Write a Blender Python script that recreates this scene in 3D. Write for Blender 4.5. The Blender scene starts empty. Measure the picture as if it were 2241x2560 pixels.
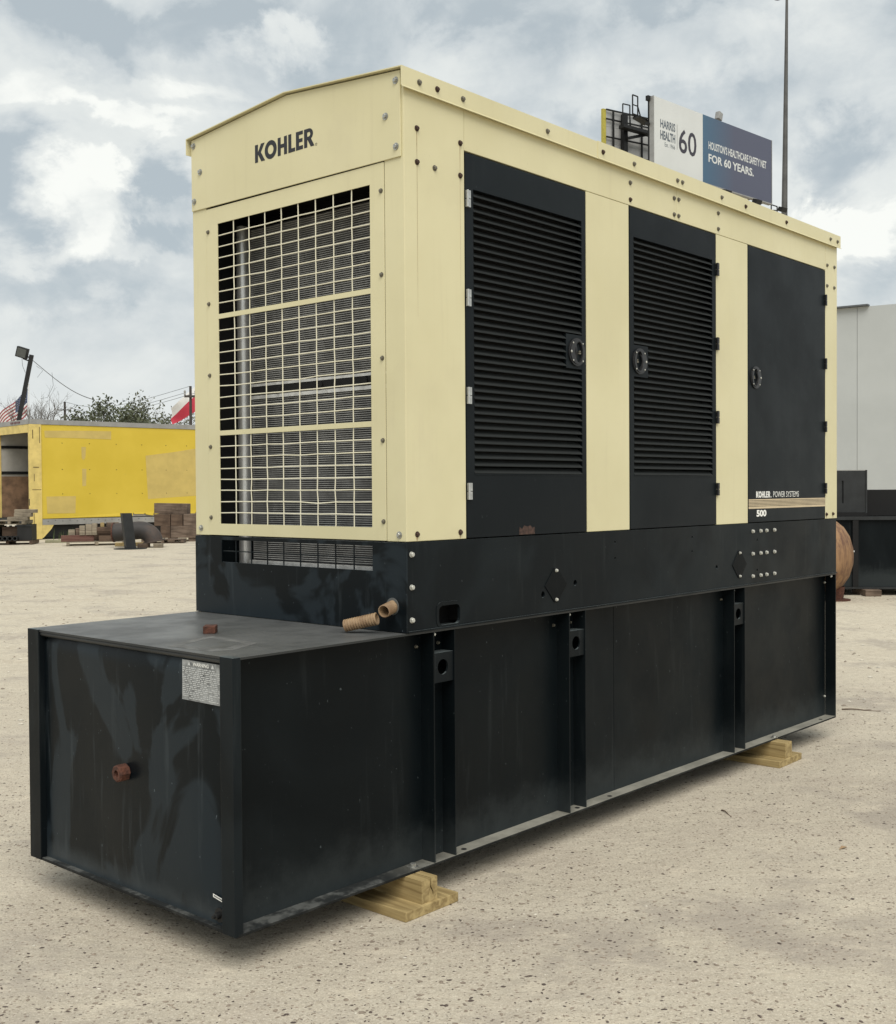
import bpy, bmesh, math, random
from mathutils import Vector, Matrix
from mathutils.geometry import tessellate_polygon
R = math.radians
random.seed(7)
SC = bpy.context.scene
COL = SC.collection

# ------------------------------------------------------------------ camera
# world: camera stands over the origin, X to its right, Y straight ahead, Z up (metres)
CAM_Z, YAW, PITCH, ROLL, FPX = 1.6257, 0.725508, -0.0195, -0.0064, 2881.0
GEN_X, GEN_Y, GEN_RZ = -0.1611, 4.4523, 0.845288
_fw = Vector((0, math.cos(PITCH), math.sin(PITCH)))
_rt0 = Vector((1, 0, 0)); _up0 = _rt0.cross(_fw)
_rt = _rt0*math.cos(ROLL) + _up0*math.sin(ROLL)
_up = _up0*math.cos(ROLL) - _rt0*math.sin(ROLL)
cam_d = bpy.data.cameras.new('camera'); cam = bpy.data.objects.new('camera', cam_d); COL.objects.link(cam)
cam.matrix_world = Matrix(((_rt.x, _up.x, -_fw.x, 0), (_rt.y, _up.y, -_fw.y, 0), (_rt.z, _up.z, -_fw.z, CAM_Z), (0, 0, 0, 1)))
cam_d.sensor_fit = 'VERTICAL'; cam_d.sensor_height = 36; cam_d.lens = 36*FPX/2560
cam_d.clip_start = 0.05; cam_d.clip_end = 3000
SC.camera = cam

def at(u, v, Y):
    """point at depth Y seen at pixel (u, v) of the 2241x2560 photograph: used to survey the far things"""
    d = _fw + _rt*((u-1120.5)/FPX) - _up*((v-1280)/FPX)
    return Vector((0, 0, CAM_Z)) + d*(Y/d.y)

# ------------------------------------------------------------------ world, sun, exposure
SUN_DIR = Vector((0.08, -0.60, 0.80)).normalized()
wd = bpy.data.worlds.new('World'); SC.world = wd; wd.use_nodes = True
wt = wd.node_tree; wt.nodes.clear()
def WN(t, **k):
    n = wt.nodes.new(t)
    for a, b in k.items(): setattr(n, a, b)
    return n
def WL(a, b): wt.links.new(a, b)
def wmath(op, a, b=None, c=None):
    n = WN('ShaderNodeMath', operation=op)
    for i, q in enumerate((a, b, c)):
        if q is None: continue
        if isinstance(q, (int, float)): n.inputs[i].default_value = q
        else: WL(q, n.inputs[i])
    return n.outputs[0]
def wmix(f, a, b):
    n = WN('ShaderNodeMix', data_type='RGBA')
    for i, q in ((0, f), (6, a), (7, b)):
        if isinstance(q, (int, float)): n.inputs[i].default_value = q
        elif isinstance(q, tuple): n.inputs[i].default_value = (*q, 1)
        else: WL(q, n.inputs[i])
    return n.outputs[2]
def wsmooth(x, lo, hi):
    n = WN('ShaderNodeMapRange', interpolation_type='SMOOTHSTEP')
    WL(x, n.inputs[0]); n.inputs[1].default_value = lo; n.inputs[2].default_value = hi
    return n.outputs[0]
sky = WN('ShaderNodeTexSky', sky_type='NISHITA'); sky.sun_disc = False
sky.sun_elevation = math.asin(SUN_DIR.z); sky.sun_rotation = math.atan2(SUN_DIR.x, SUN_DIR.y)
tc = WN('ShaderNodeTexCoord')
def wnoise(scale, detail, rough, stretch, off, dist=0.0):
    mp = WN('ShaderNodeMapping'); WL(tc.outputs['Generated'], mp.inputs[0])
    mp.inputs['Scale'].default_value = stretch; mp.inputs['Location'].default_value = off
    n = WN('ShaderNodeTexNoise'); WL(mp.outputs[0], n.inputs['Vector'])
    n.inputs['Scale'].default_value = scale; n.inputs['Detail'].default_value = detail
    n.inputs['Roughness'].default_value = rough; n.inputs['Distortion'].default_value = dist
    return n
n_big = wnoise(4.6, 8, 0.56, (1, 1, 1.7), (3.1, 0.4, 1.7), 0.35)
n_sm = wnoise(11.0, 9, 0.6, (1, 1, 1.5), (7.3, 2.2, 0.3), 0.4)
n_warp = wnoise(9.0, 9, 0.6, (1, 1, 1.3), (1.3, 5.2, 2.3), 0.3)
# warped view direction for the single cloud banks
wv = WN('ShaderNodeVectorMath', operation='SCALE'); 
ws = WN('ShaderNodeVectorMath', operation='SUBTRACT'); WL(n_warp.outputs['Color'], ws.inputs[0]); ws.inputs[1].default_value = (.5, .5, .5)
WL(ws.outputs[0], wv.inputs[0]); wv.inputs['Scale'].default_value = 0.15
wa = WN('ShaderNodeVectorMath', operation='ADD'); WL(tc.outputs['Generated'], wa.inputs[0]); WL(wv.outputs[0], wa.inputs[1])
def bank(u, v, ru, rv, soft=0.55):
    """elliptical cloud bank around the direction of pixel (u, v), radii in pixels"""
    d = (_fw + _rt*((u-1120.5)/FPX) - _up*((v-1280)/FPX)).normalized()
    s = WN('ShaderNodeVectorMath', operation='SUBTRACT'); WL(wa.outputs[0], s.inputs[0]); s.inputs[1].default_value = d
    m = WN('ShaderNodeVectorMath', operation='MULTIPLY'); WL(s.outputs[0], m.inputs[0])
    m.inputs[1].default_value = (FPX/ru, FPX/((ru+rv)/2), FPX/rv)
    l = WN('ShaderNodeVectorMath', operation='LENGTH'); WL(m.outputs[0], l.inputs[0])
    return wsmooth(l.outputs['Value'], 1.0+soft*.5, 1.0-soft)
dens = wmath('ADD', wmath('MULTIPLY', n_big.outputs[0], 0.70), wmath('MULTIPLY', n_sm.outputs[0], 0.30))
dens = wmath('ADD', dens, -0.5)
BANKS = [(215, 515, 120, 100, .21), (330, 470, 80, 40, .12), (470, 205, 130, 45, .12), (700, 95, 130, 50, .16), (320, 300, 190, 45, .12), (100, 265, 120, 50, .07),
         (50, 480, 95, 130, -.17), (430, 455, 75, 110, -.19), (420, 610, 150, 42, -.12), (190, 70, 190, 80, -.13), (520, 30, 200, 40, -.08), (140, 690, 260, 55, -.10), (200, 620, 180, 40, .08),
         (1160, 50, 170, 70, -.12), (1700, 90, 320, 90, .11), (1450, 210, 230, 80, .07), (2085, 395, 130, 110, -.17), (1560, 330, 170, 70, -.09), (2160, 545, 150, 60, .22), (2190, 690, 100, 60, -.08), (2180, 120, 90, 120, .05)]
for u, v, ru, rv, a in BANKS:
    dens = wmath('MULTIPLY_ADD', bank(u, v, ru, rv), a, dens)
sepz = WN('ShaderNodeSeparateXYZ'); WL(tc.outputs['Generated'], sepz.inputs[0])
low = wsmooth(sepz.outputs['Z'], 0.19, 0.03)
SKY_K = 10.0
def K(r, g, b): return (r*SKY_K, g*SKY_K, b*SKY_K)
cover = wsmooth(dens, -0.16, -0.02)
mid = wsmooth(dens, -0.06, 0.08)
bright = wsmooth(dens, 0.07, 0.20)
nis = WN('ShaderNodeVectorMath', operation='SCALE'); WL(sky.outputs[0], nis.inputs[0]); nis.inputs['Scale'].default_value = 0.55
gap = wmix(0.90, nis.outputs[0], K(.255, .288, .305))
c = wmix(mid, K(.325, .352, .364), K(.405, .424, .420))
c = wmix(bright, c, K(.50, .51, .49))
c = wmix(cover, gap, c)
c = wmix(wmath('MULTIPLY', low, 0.62), c, K(.425, .440, .430))
bg = WN('ShaderNodeBackground'); WL(c, bg.inputs[0]); bg.inputs[1].default_value = 0.10
wo = WN('ShaderNodeOutputWorld'); WL(bg.outputs[0], wo.inputs[0])

sun_d = bpy.data.lights.new('sun', 'SUN'); sun_d.energy = 1.5; sun_d.angle = R(46); sun_d.color = (1, .96, .89)
sun = bpy.data.objects.new('sun', sun_d); COL.objects.link(sun)
sun.rotation_euler = SUN_DIR.to_track_quat('Z', 'Y').to_euler()
SC.view_settings.view_transform = 'Standard'; SC.view_settings.look = 'None'
SC.view_settings.exposure = 0.94; SC.view_settings.gamma = 1; SC.view_settings.use_curve_mapping = False

# ------------------------------------------------------------------ mesh builder
class MB:
    def __init__(s): s.v = []; s.f = []; s.m = []
    def add(s, vs, fs, mi=0):
        b = len(s.v); s.v += [tuple(q) for q in vs]
        for f in fs: s.f.append(tuple(i+b for i in f)); s.m.append(mi)
        return s
    def box(s, x0, x1, y0, y1, z0, z1, mi=0):
        return s.add([(x0,y0,z0),(x1,y0,z0),(x1,y1,z0),(x0,y1,z0),(x0,y0,z1),(x1,y0,z1),(x1,y1,z1),(x0,y1,z1)],
                     [(0,3,2,1),(4,5,6,7),(0,1,5,4),(1,2,6,5),(2,3,7,6),(3,0,4,7)], mi)
    def obox(s, c, ax, ay, az, mi=0):
        """oriented box: centre and three half-axis vectors"""
        c, ax, ay, az = map(Vector, (c, ax, ay, az))
        vs = [c+ax*i+ay*j+az*k for k in (-1, 1) for i, j in ((-1,-1),(1,-1),(1,1),(-1,1))]
        return s.add(vs, [(0,3,2,1),(4,5,6,7),(0,1,5,4),(1,2,6,5),(2,3,7,6),(3,0,4,7)], mi)
    def bar(s, p0, p1, w, h, mi=0):
        p0, p1 = Vector(p0), Vector(p1); d = p1-p0; t = d.normalized()
        u = Vector((0, 0, 1)) if abs(t.z) < .95 else Vector((0, 1, 0))
        a = t.cross(u).normalized(); b = a.cross(t)
        return s.obox((p0+p1)/2, d/2, a*w/2, b*h/2, mi)
    def tube(s, pts, r, n=8, mi=0, caps=True):
        pts = [Vector(q) for q in pts]; rs = r if isinstance(r, (list, tuple)) else [r]*len(pts)
        vs, fs = [], []; a = None
        for i, q in enumerate(pts):
            t = (pts[min(i+1, len(pts)-1)]-pts[max(i-1, 0)]).normalized()
            if a is None: a = t.orthogonal().normalized()
            a = (a-t*a.dot(t)).normalized(); b = t.cross(a)
            for k in range(n):
                g = 2*math.pi*k/n; vs.append(q+(a*math.cos(g)+b*math.sin(g))*rs[i])
        for i in range(len(pts)-1):
            for k in range(n):
                fs.append((i*n+k, i*n+(k+1) % n, (i+1)*n+(k+1) % n, (i+1)*n+k))
        if caps: fs += [tuple(range(n))[::-1], tuple(range((len(pts)-1)*n, len(pts)*n))]
        return s.add(vs, fs, mi)
    def lathe(s, o, axis, prof, n=24, mi=0):
        """prof: (distance along axis, radius) pairs"""
        o, t = Vector(o), Vector(axis).normalized(); a = t.orthogonal().normalized(); b = t.cross(a)
        vs = []; fs = []
        for h, r in prof:
            for k in range(n):
                g = 2*math.pi*k/n; vs.append(o+t*h+(a*math.cos(g)+b*math.sin(g))*max(r, 1e-5))
        for i in range(len(prof)-1):
            for k in range(n): fs.append((i*n+k, i*n+(k+1) % n, (i+1)*n+(k+1) % n, (i+1)*n+k))
        return s.add(vs, fs, mi)
    def plate(s, outer, holes, fn, c0, c1, mi=0):
        """flat plate with holes; fn(a, b, c) -> xyz, extruded from c0 to c1"""
        loops = [outer]+list(holes); flat = [q for l in loops for q in l]; n = len(flat)
        tri = tessellate_polygon([[Vector((a, b, 0)) for a, b in l] for l in loops])
        vs = [fn(a, b, c0) for a, b in flat]+[fn(a, b, c1) for a, b in flat]
        fs = [tuple(t) for t in tri]+[tuple(i+n for i in t[::-1]) for t in tri]
        b = 0
        for l in loops:
            k = len(l)
            for i in range(k): fs.append((b+i, b+(i+1) % k, n+b+(i+1) % k, n+b+i))
            b += k
        return s.add(vs, fs, mi)
    def mesh(s, name, mats, smooth=False, bevel=0, recalc=True):
        me = bpy.data.meshes.new(name); me.from_pydata(s.v, [], s.f)
        if not isinstance(mats, (list, tuple)): mats = [mats]
        for q in mats: me.materials.append(q)
        if len(mats) > 1: me.polygons.foreach_set('material_index', s.m)
        if recalc or bevel:
            bm = bmesh.new(); bm.from_mesh(me)
            if recalc: bmesh.ops.recalc_face_normals(bm, faces=bm.faces)
            if bevel:
                es = [e for e in bm.edges if len(e.link_faces) == 2 and e.calc_face_angle(0) > .5]
                bmesh.ops.bevel(bm, geom=es, offset=bevel, segments=2, affect='EDGES', profile=.6, clamp_overlap=True)
            bm.to_mesh(me); bm.free()
        if smooth:
            me.polygons.foreach_set('use_smooth', [True]*len(me.polygons)); me.set_sharp_from_angle(angle=R(38))
        me.update(); return me
    def build(s, name, mats, parent=None, **k):
        return link(name, s.mesh(name, mats, **k), parent)
def link(name, me, parent=None, loc=None, rz=None):
    o = bpy.data.objects.new(name, me); COL.objects.link(o)
    if parent: o.parent = parent
    if loc is not None: o.location = loc
    if rz is not None: o.rotation_euler = (0, 0, rz)
    return o
def tag(o, label=None, cat=None, group=None, kind=None):
    if label: o['label'] = label
    if cat: o['category'] = cat; o['kind'] = 'thing'
    if group: o['group'] = group
    if kind: o['kind'] = kind
    return o
def thing(name, label, cat, loc=(0, 0, 0), rz=0, group=None):
    return tag(link(name, None, None, loc, rz), label, cat, group)
def circ(cx, cy, rx, ry=None, n=20, ph=0):
    ry = rx if ry is None else ry
    return [(cx+rx*math.cos(2*math.pi*i/n+ph), cy+ry*math.sin(2*math.pi*i/n+ph)) for i in range(n)]
def rect(a0, a1, b0, b1): return [(a0, b0), (a1, b0), (a1, b1), (a0, b1)]
def rrect(a0, a1, b0, b1, r, n=5):
    out = []
    for cx, cy, g in ((a1-r, b1-r, 0), (a0+r, b1-r, 90), (a0+r, b0+r, 180), (a1-r, b0+r, 270)):
        for i in range(n+1):
            t = R(g+90*i/n); out.append((cx+r*math.cos(t), cy+r*math.sin(t)))
    return out

# ------------------------------------------------------------------ materials
class NT:
    def __init__(s, name):
        s.mat = bpy.data.materials.new(name); s.mat.use_nodes = True; s.t = s.mat.node_tree
        s.b = s.t.nodes['Principled BSDF']; s.tc = s.t.nodes.new('ShaderNodeTexCoord')
    def put(s, sock, q):
        if hasattr(q, 'is_output'): s.t.links.new(q, sock)
        elif isinstance(q, tuple) and len(q) == 3 and sock.type == 'RGBA': sock.default_value = (*q, 1)
        else: sock.default_value = q
    def vec(s, scale=(1, 1, 1), loc=(0, 0, 0)):
        n = s.t.nodes.new('ShaderNodeMapping'); s.t.links.new(s.tc.outputs['Object'], n.inputs[0])
        n.inputs['Scale'].default_value = scale; n.inputs['Location'].default_value = loc; return n.outputs[0]
    def noise(s, scale, detail=4, rough=.55, vec=None, dist=0):
        n = s.t.nodes.new('ShaderNodeTexNoise'); s.t.links.new(vec if vec else s.tc.outputs['Object'], n.inputs['Vector'])
        n.inputs['Scale'].default_value = scale; n.inputs['Detail'].default_value = detail
        n.inputs['Roughness'].default_value = rough; n.inputs['Distortion'].default_value = dist; return n.outputs[0]
    def voro(s, scale, vec=None, out='Distance', feature='F1'):
        n = s.t.nodes.new('ShaderNodeTexVoronoi'); n.feature = feature
        s.t.links.new(vec if vec else s.tc.outputs['Object'], n.inputs['Vector']); n.inputs['Scale'].default_value = scale
        return n.outputs[out]
    def step(s, x, lo, hi, smooth=True, a=0., b=1.):
        n = s.t.nodes.new('ShaderNodeMapRange'); n.interpolation_type = 'SMOOTHSTEP' if smooth else 'LINEAR'
        s.put(n.inputs[0], x)
        if lo > hi: lo, hi, a, b = hi, lo, b, a
        n.inputs[1].default_value = lo; n.inputs[2].default_value = hi; n.inputs[3].default_value = a; n.inputs[4].default_value = b
        return n.outputs[0]
    def math(s, op, a, b=0.):
        n = s.t.nodes.new('ShaderNodeMath'); n.operation = op; s.put(n.inputs[0], a); s.put(n.inputs[1], b); return n.outputs[0]
    def mix(s, f, a, b):
        n = s.t.nodes.new('ShaderNodeMix'); n.data_type = 'RGBA'; s.put(n.inputs[0], f); s.put(n.inputs[6], a); s.put(n.inputs[7], b); return n.outputs[2]
    def xyz(s):
        n = s.t.nodes.new('ShaderNodeSeparateXYZ'); s.t.links.new(s.tc.outputs['Object'], n.inputs[0]); return n.outputs
    def norm(s):
        n = s.t.nodes.new('ShaderNodeNewGeometry'); m = s.t.nodes.new('ShaderNodeSeparateXYZ'); s.t.links.new(n.outputs['True Normal'], m.inputs[0]); return m.outputs
    def bump(s, h, strength=.2, dist=.01):
        n = s.t.nodes.new('ShaderNodeBump'); s.put(n.inputs['Height'], h); n.inputs['Strength'].default_value = strength
        n.inputs['Distance'].default_value = dist; s.t.links.new(n.outputs[0], s.b.inputs['Normal'])
    def out(s, color=None, rough=None, metal=None, spec=None):
        for k, q in (('Base Color', color), ('Roughness', rough), ('Metallic', metal), ('Specular IOR Level', spec)):
            if q is not None: s.put(s.b.inputs[k], q)
        return s.mat
def plain(name, col, rough=.6, metal=0., var=.12, scale=9, bump=0., bscale=60):
    t = NT(name); n = t.noise(scale, 5, .6)
    c = t.mix(t.step(n, .3, .7), tuple(q*(1-var) for q in col), tuple(min(1, q*(1+var)) for q in col))
    if bump: t.bump(t.noise(bscale, 4, .6), bump, .01)
    return t.out(c, rough, metal)

def beige_mat():
    t = NT('beige_paint'); v = t.vec((9, 9, .5))
    a = t.mix(t.step(t.noise(1.3, 4), .3, .7), (.605, .553, .338), (.665, .613, .388))
    a = t.mix(t.math('MULTIPLY', t.step(t.noise(3, 4, .6, v), .54, .8), .15), a, (.44, .375, .235))
    a = t.mix(t.math('MULTIPLY', t.step(t.noise(140, 2), .68, .78), .35), a, (.38, .30, .18))
    a = t.mix(t.math('MULTIPLY', t.step(t.noise(2.2, 6, .65, t.vec((1, 1, 1), (2, 5, 1))), .52, .72), .16), a, (.50, .44, .30))
    t.bump(t.math('ADD', t.math('MULTIPLY', t.noise(260, 2), .04), t.noise(2.6, 2)), .22, .012)
    return t.out(a, t.step(t.noise(4, 3), .3, .7, a=.38, b=.52), 0, .4)
M_BEIGE = beige_mat()
def black_mat(name, base, pale, dust, patch=.5, hard=.07, low=None, streak=.5, rough=(.30, .5), pscale=1.9, spec=.11):
    """black machine paint with faded patches, run-off streaks, specks and, with low=(z0, z1), splashed dirt"""
    t = NT(name)
    m = t.noise(pscale, 4, .5, t.vec((1, 1, .72)), 1.1); k = t.step(m, .5-hard, .5+hard)
    c = t.mix(t.math('MULTIPLY', k, patch), base, pale)
    st = t.step(t.noise(4, 4, .6, t.vec((5, 5, .45))), .56, .74)
    c = t.mix(t.math('MULTIPLY', st, streak*.5), c, dust)
    ho = t.step(t.norm()[2], .6, .9)
    c = t.mix(t.math('MULTIPLY', ho, t.step(t.noise(9, 5, .65), .25, .6, a=.55, b=.95)), c, tuple(q*2.6 for q in dust))
    if low:
        z = t.math('ADD', t.xyz()[2], t.math('MULTIPLY', t.math('SUBTRACT', t.noise(9, 6, .7), .5), low[1]-low[0]))
        c = t.mix(t.math('MULTIPLY', t.step(z, low[1], low[0]), .75), c, dust)
    sp = t.step(t.noise(75, 2, .5, t.vec((1, 1, .55))), .73, .78)
    c = t.mix(t.math('MULTIPLY', sp, .5), c, tuple(q*3 for q in dust))
    t.bump(t.noise(180, 3), .05, .002)
    return t.out(c, t.step(t.noise(3.1, 5, .6), .3, .7, a=rough[0], b=rough[1]), 0, spec)
M_DOOR = black_mat('black_door_paint', (.0062, .0086, .0104), (.0125, .0165, .0190), (.022, .026, .027), .75, .16, None, .35, (.38, .5), 1.1)
M_BASE = black_mat('black_base_paint', (.0050, .0072, .0086), (.0105, .0145, .0168), (.036, .042, .043), .8, .1, None, .5, (.36, .52))
M_TFRONT = black_mat('stained_black_paint', (.0040, .0064, .0080), (.0165, .0235, .0290), (.046, .056, .062), .85, .028, (.135, .235), .8, (.28, .42), 2.3, .12)
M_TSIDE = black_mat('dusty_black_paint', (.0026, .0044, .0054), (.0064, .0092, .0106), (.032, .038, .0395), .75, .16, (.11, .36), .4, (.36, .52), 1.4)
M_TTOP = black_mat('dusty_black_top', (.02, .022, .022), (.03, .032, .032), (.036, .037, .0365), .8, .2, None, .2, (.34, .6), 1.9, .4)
M_SLAT_LIT = black_mat('sky_lit_louver_black', (.020, .023, .0235), (.028, .031, .031), (.014, .0148, .0145), .5, .2, None, .1, (.4, .52))  # door black lightened: sky light on the upturned slats put into the colour
M_COVER = black_mat('black_cover_plate', (.0030, .0042, .0050), (.0050, .0066, .0076), (.02, .022, .022), .6, .2, None, .2, (.5, .6), 3)
M_VOID = plain('matte_black', (.004, .004, .004), .9)  # near-black: dark of the voids held in the colour, also plain black parts
def flange_mat():
    t = NT('dusty_flange'); n = t.noise(9, 6, .7, t.vec((.6, .6, 1))); x = t.math('ADD', t.xyz()[0], t.math('MULTIPLY', t.noise(3, 3), .5))
    top = t.mix(t.step(x, .1, .6), t.mix(t.step(n, .45, .6), (.018, .02, .02), (.09, .093, .088)), t.mix(t.step(n, .3, .7), (.17, .165, .14), (.27, .26, .22)))
    c = t.mix(t.step(t.norm()[2], .5, .8), t.mix(t.step(n, .45, .65), (.008, .009, .009), (.03, .031, .029)), top); return t.out(c, .7, 0, .2)
M_FLANGE = flange_mat()
M_ZINC = plain('zinc_steel', (.42, .42, .39), .38, .8, .25, 80)
M_BOLT = plain('white_bolt_zinc', (.46, .455, .41), .45, .2, .2, 60)
M_DULLBOLT = plain('weathered_bolt', (.17, .155, .12), .55, .4, .4, 150)
M_RUSTBOLT = plain('rusty_bolt', (.055, .03, .02), .8, .1, .5, 120)
M_RUST = plain('rust', (.075, .026, .014), .85, 0, .45, 40, .5, 120)
M_DRIP = plain('rust_run', (.34, .25, .13), .6, 0, .3, 60)
M_CHROME = plain('bright_pipe', (.62, .62, .60), .34, .7, .15, 4)
M_FIN = plain('radiator_fin', (.31, .31, .30), .6, .1, .25, 12)
M_FINBACK = plain('radiator_core', (.085, .085, .085), .7, 0, .3, 9)
M_FINRIM = plain('radiator_rim', (.62, .62, .60), .5, .3, .2, 20)
M_INK = plain('black_print', (.014, .014, .017), .5)
M_WPRINT = plain('white_print', (.80, .80, .76), .5, 0, .05)
M_GOLD = plain('gold_print', (.56, .45, .29), .5, 0, .08)
M_HINGE_W = plain('bare_hinge_metal', (.46, .47, .46), .35, .5, .15, 50)
M_BLACKPL = plain('black_plastic', (.012, .012, .013), .38)
def sticker_mat():
    t = NT('faded_sticker'); c = t.mix(t.step(t.noise(16, 5, .65), .35, .62), (.14, .145, .145), (.34, .35, .345)); return t.out(c, .6)
M_STICK = sticker_mat()
def conduit_mat():
    t = NT('tan_conduit'); c = t.mix(t.step(t.noise(14, 5, .6), .35, .65), (.20, .125, .068), (.34, .235, .135)); return t.out(c, .65)
M_COND = conduit_mat()
def wood_mat(name, a, b, ax='Y', rough=.75, sc=1.0, dark=.0):
    t = NT(name); s = {'X': (1.2, 22, 22), 'Y': (22, 1.2, 22), 'Z': (22, 22, 1.2)}[ax]
    g = t.noise(1.6*sc, 6, .6, t.vec(s), .8)
    c = t.mix(t.step(g, .32, .68), a, b)
    if dark: c = t.mix(t.math('MULTIPLY', t.step(t.noise(2.5, 4, .6), .45, .7), dark), c, tuple(q*.35 for q in a))
    t.bump(g, .35, .004); return t.out(c, rough, 0, .3)
M_PINE = wood_mat('treated_pine', (.225, .16, .068), (.42, .32, .15), 'Y', dark=.4)
M_PINE_END = plain('pine_end_grain', (.36, .26, .11), .8, 0, .3, 60, .3, 90)
M_OLDWOOD = wood_mat('weathered_timber', (.085, .058, .040), (.19, .14, .105), 'X', dark=.5)
M_OLDWOOD2 = wood_mat('brown_timber', (.07, .043, .028), (.13, .088, .060), 'X', dark=.6)
M_GREYWOOD = wood_mat('grey_wood', (.17, .14, .10), (.30, .255, .19), 'X', dark=.5)
M_REDWOOD = wood_mat('red_brown_timber', (.10, .042, .032), (.16, .085, .065), 'X', dark=.4)
M_YELLOW = None
def yellow_mat():
    t = NT('yellow_paint'); c = t.mix(t.step(t.noise(.6, 4), .3, .7), (.56, .405, .030), (.62, .455, .045))
    c = t.mix(t.math('MULTIPLY', t.step(t.noise(7, 5, .65), .62, .75), .25), c, (.30, .22, .06)); return t.out(c, .5)
M_YELLOW = yellow_mat()
M_PALEYEL = plain('faded_yellow_paint', (.62, .48, .16), .6, 0, .14, 3)
M_PATCH = plain('tan_repaint', (.51, .385, .115), .6, 0, .08, 2)
M_ALU = plain('grey_aluminium', (.30, .295, .28), .5, .3, .12, 2)
M_INWHITE = plain('dirty_white_liner', (.42, .40, .36), .7, 0, .15, 1.2)
M_PLY = plain('plywood_liner', (.20, .12, .07), .8, 0, .4, 3)
M_DARK = plain('dark_metal', (.009, .009, .009), .6, .2, .3, 4)
M_STEEL = plain('dark_painted_steel', (.016, .018, .019), .5, .2, .3, 5)
def pipe_mat():
    t = NT('rusting_pipe'); c = t.mix(t.step(t.noise(2.2, 5, .6), .42, .62), (.042, .038, .036), (.075, .055, .045)); return t.out(c, .7, .2)
M_PIPE = pipe_mat()
def rusttank_mat():
    t = NT('rusty_tank_head'); v = t.vec((7, 7, 1.3))
    c = t.mix(t.step(t.noise(2, 5, .6, v), .38, .66), (.27, .155, .075), (.12, .06, .035))
    c = t.mix(t.step(t.noise(7, 5, .7, v), .6, .74), c, (.03, .018, .014)); c = t.mix(t.math('MULTIPLY', t.step(t.noise(2.4, 3), .5, .7), .5), c, (.38, .24, .13))
    t.bump(t.noise(40, 4), .3, .01); return t.out(c, .75)
M_RTANK = rusttank_mat()
M_CONCWALL = plain('grey_wall_panel', (.415, .43, .42), .7, 0, .04, .5)
M_FLASH = plain('roof_flashing', (.10, .105, .11), .5, .3, .1, 1)
M_BBWHITE = plain('billboard_vinyl', (.60, .61, .59), .55, 0, .03, .4)
def bbblue():
    t = NT('billboard_blue'); c = t.mix(t.step(t.xyz()[0], 5.1, 8.6, False), (.050, .115, .185), (.075, .082, .125)); return t.out(c, .55)
M_BBBLUE = bbblue()
M_BBINK = plain('billboard_ink', (.035, .032, .045), .6)
M_BBGREY = plain('billboard_grey_print', (.11, .13, .15), .6)
M_GALV = plain('galvanised_mast', (.085, .083, .078), .5, .3, .2, 1)
M_POLEWOOD = plain('pole_wood', (.045, .038, .034), .85, 0, .2, 3)
M_WIRE = plain('cable', (.05, .055, .06), .6)
M_BARK = plain('grey_bark', (.11, .098, .085), .9, 0, .25, 8)
M_BARK_D = plain('dark_bark', (.05, .043, .036), .9, 0, .25, 8)
def leaf_mat(name, a, b):
    t = NT(name); n = t.t.nodes.new('ShaderNodeNewGeometry'); c = t.mix(n.outputs['Random Per Island'], a, b)
    return t.out(c, .6)
M_LEAF = leaf_mat('olive_leaf', (.030, .038, .016), (.085, .095, .045))
M_LEAF2 = leaf_mat('grey_green_leaf', (.045, .05, .028), (.12, .12, .07))
M_FWHITE = plain('white_flag_cloth', (.66, .65, .63), .8, 0, .05, 2)
M_FRED = plain('red_flag_cloth', (.46, .035, .06), .8, 0, .08, 2)
M_FRED2 = plain('faded_red_cloth', (.30, .06, .07), .8, 0, .1, 2)
M_FBLUE = plain('blue_flag_cloth', (.045, .06, .11), .8, 0, .1, 2)
M_GLASSL = plain('lamp_glass', (.07, .075, .07), .3)

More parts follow.
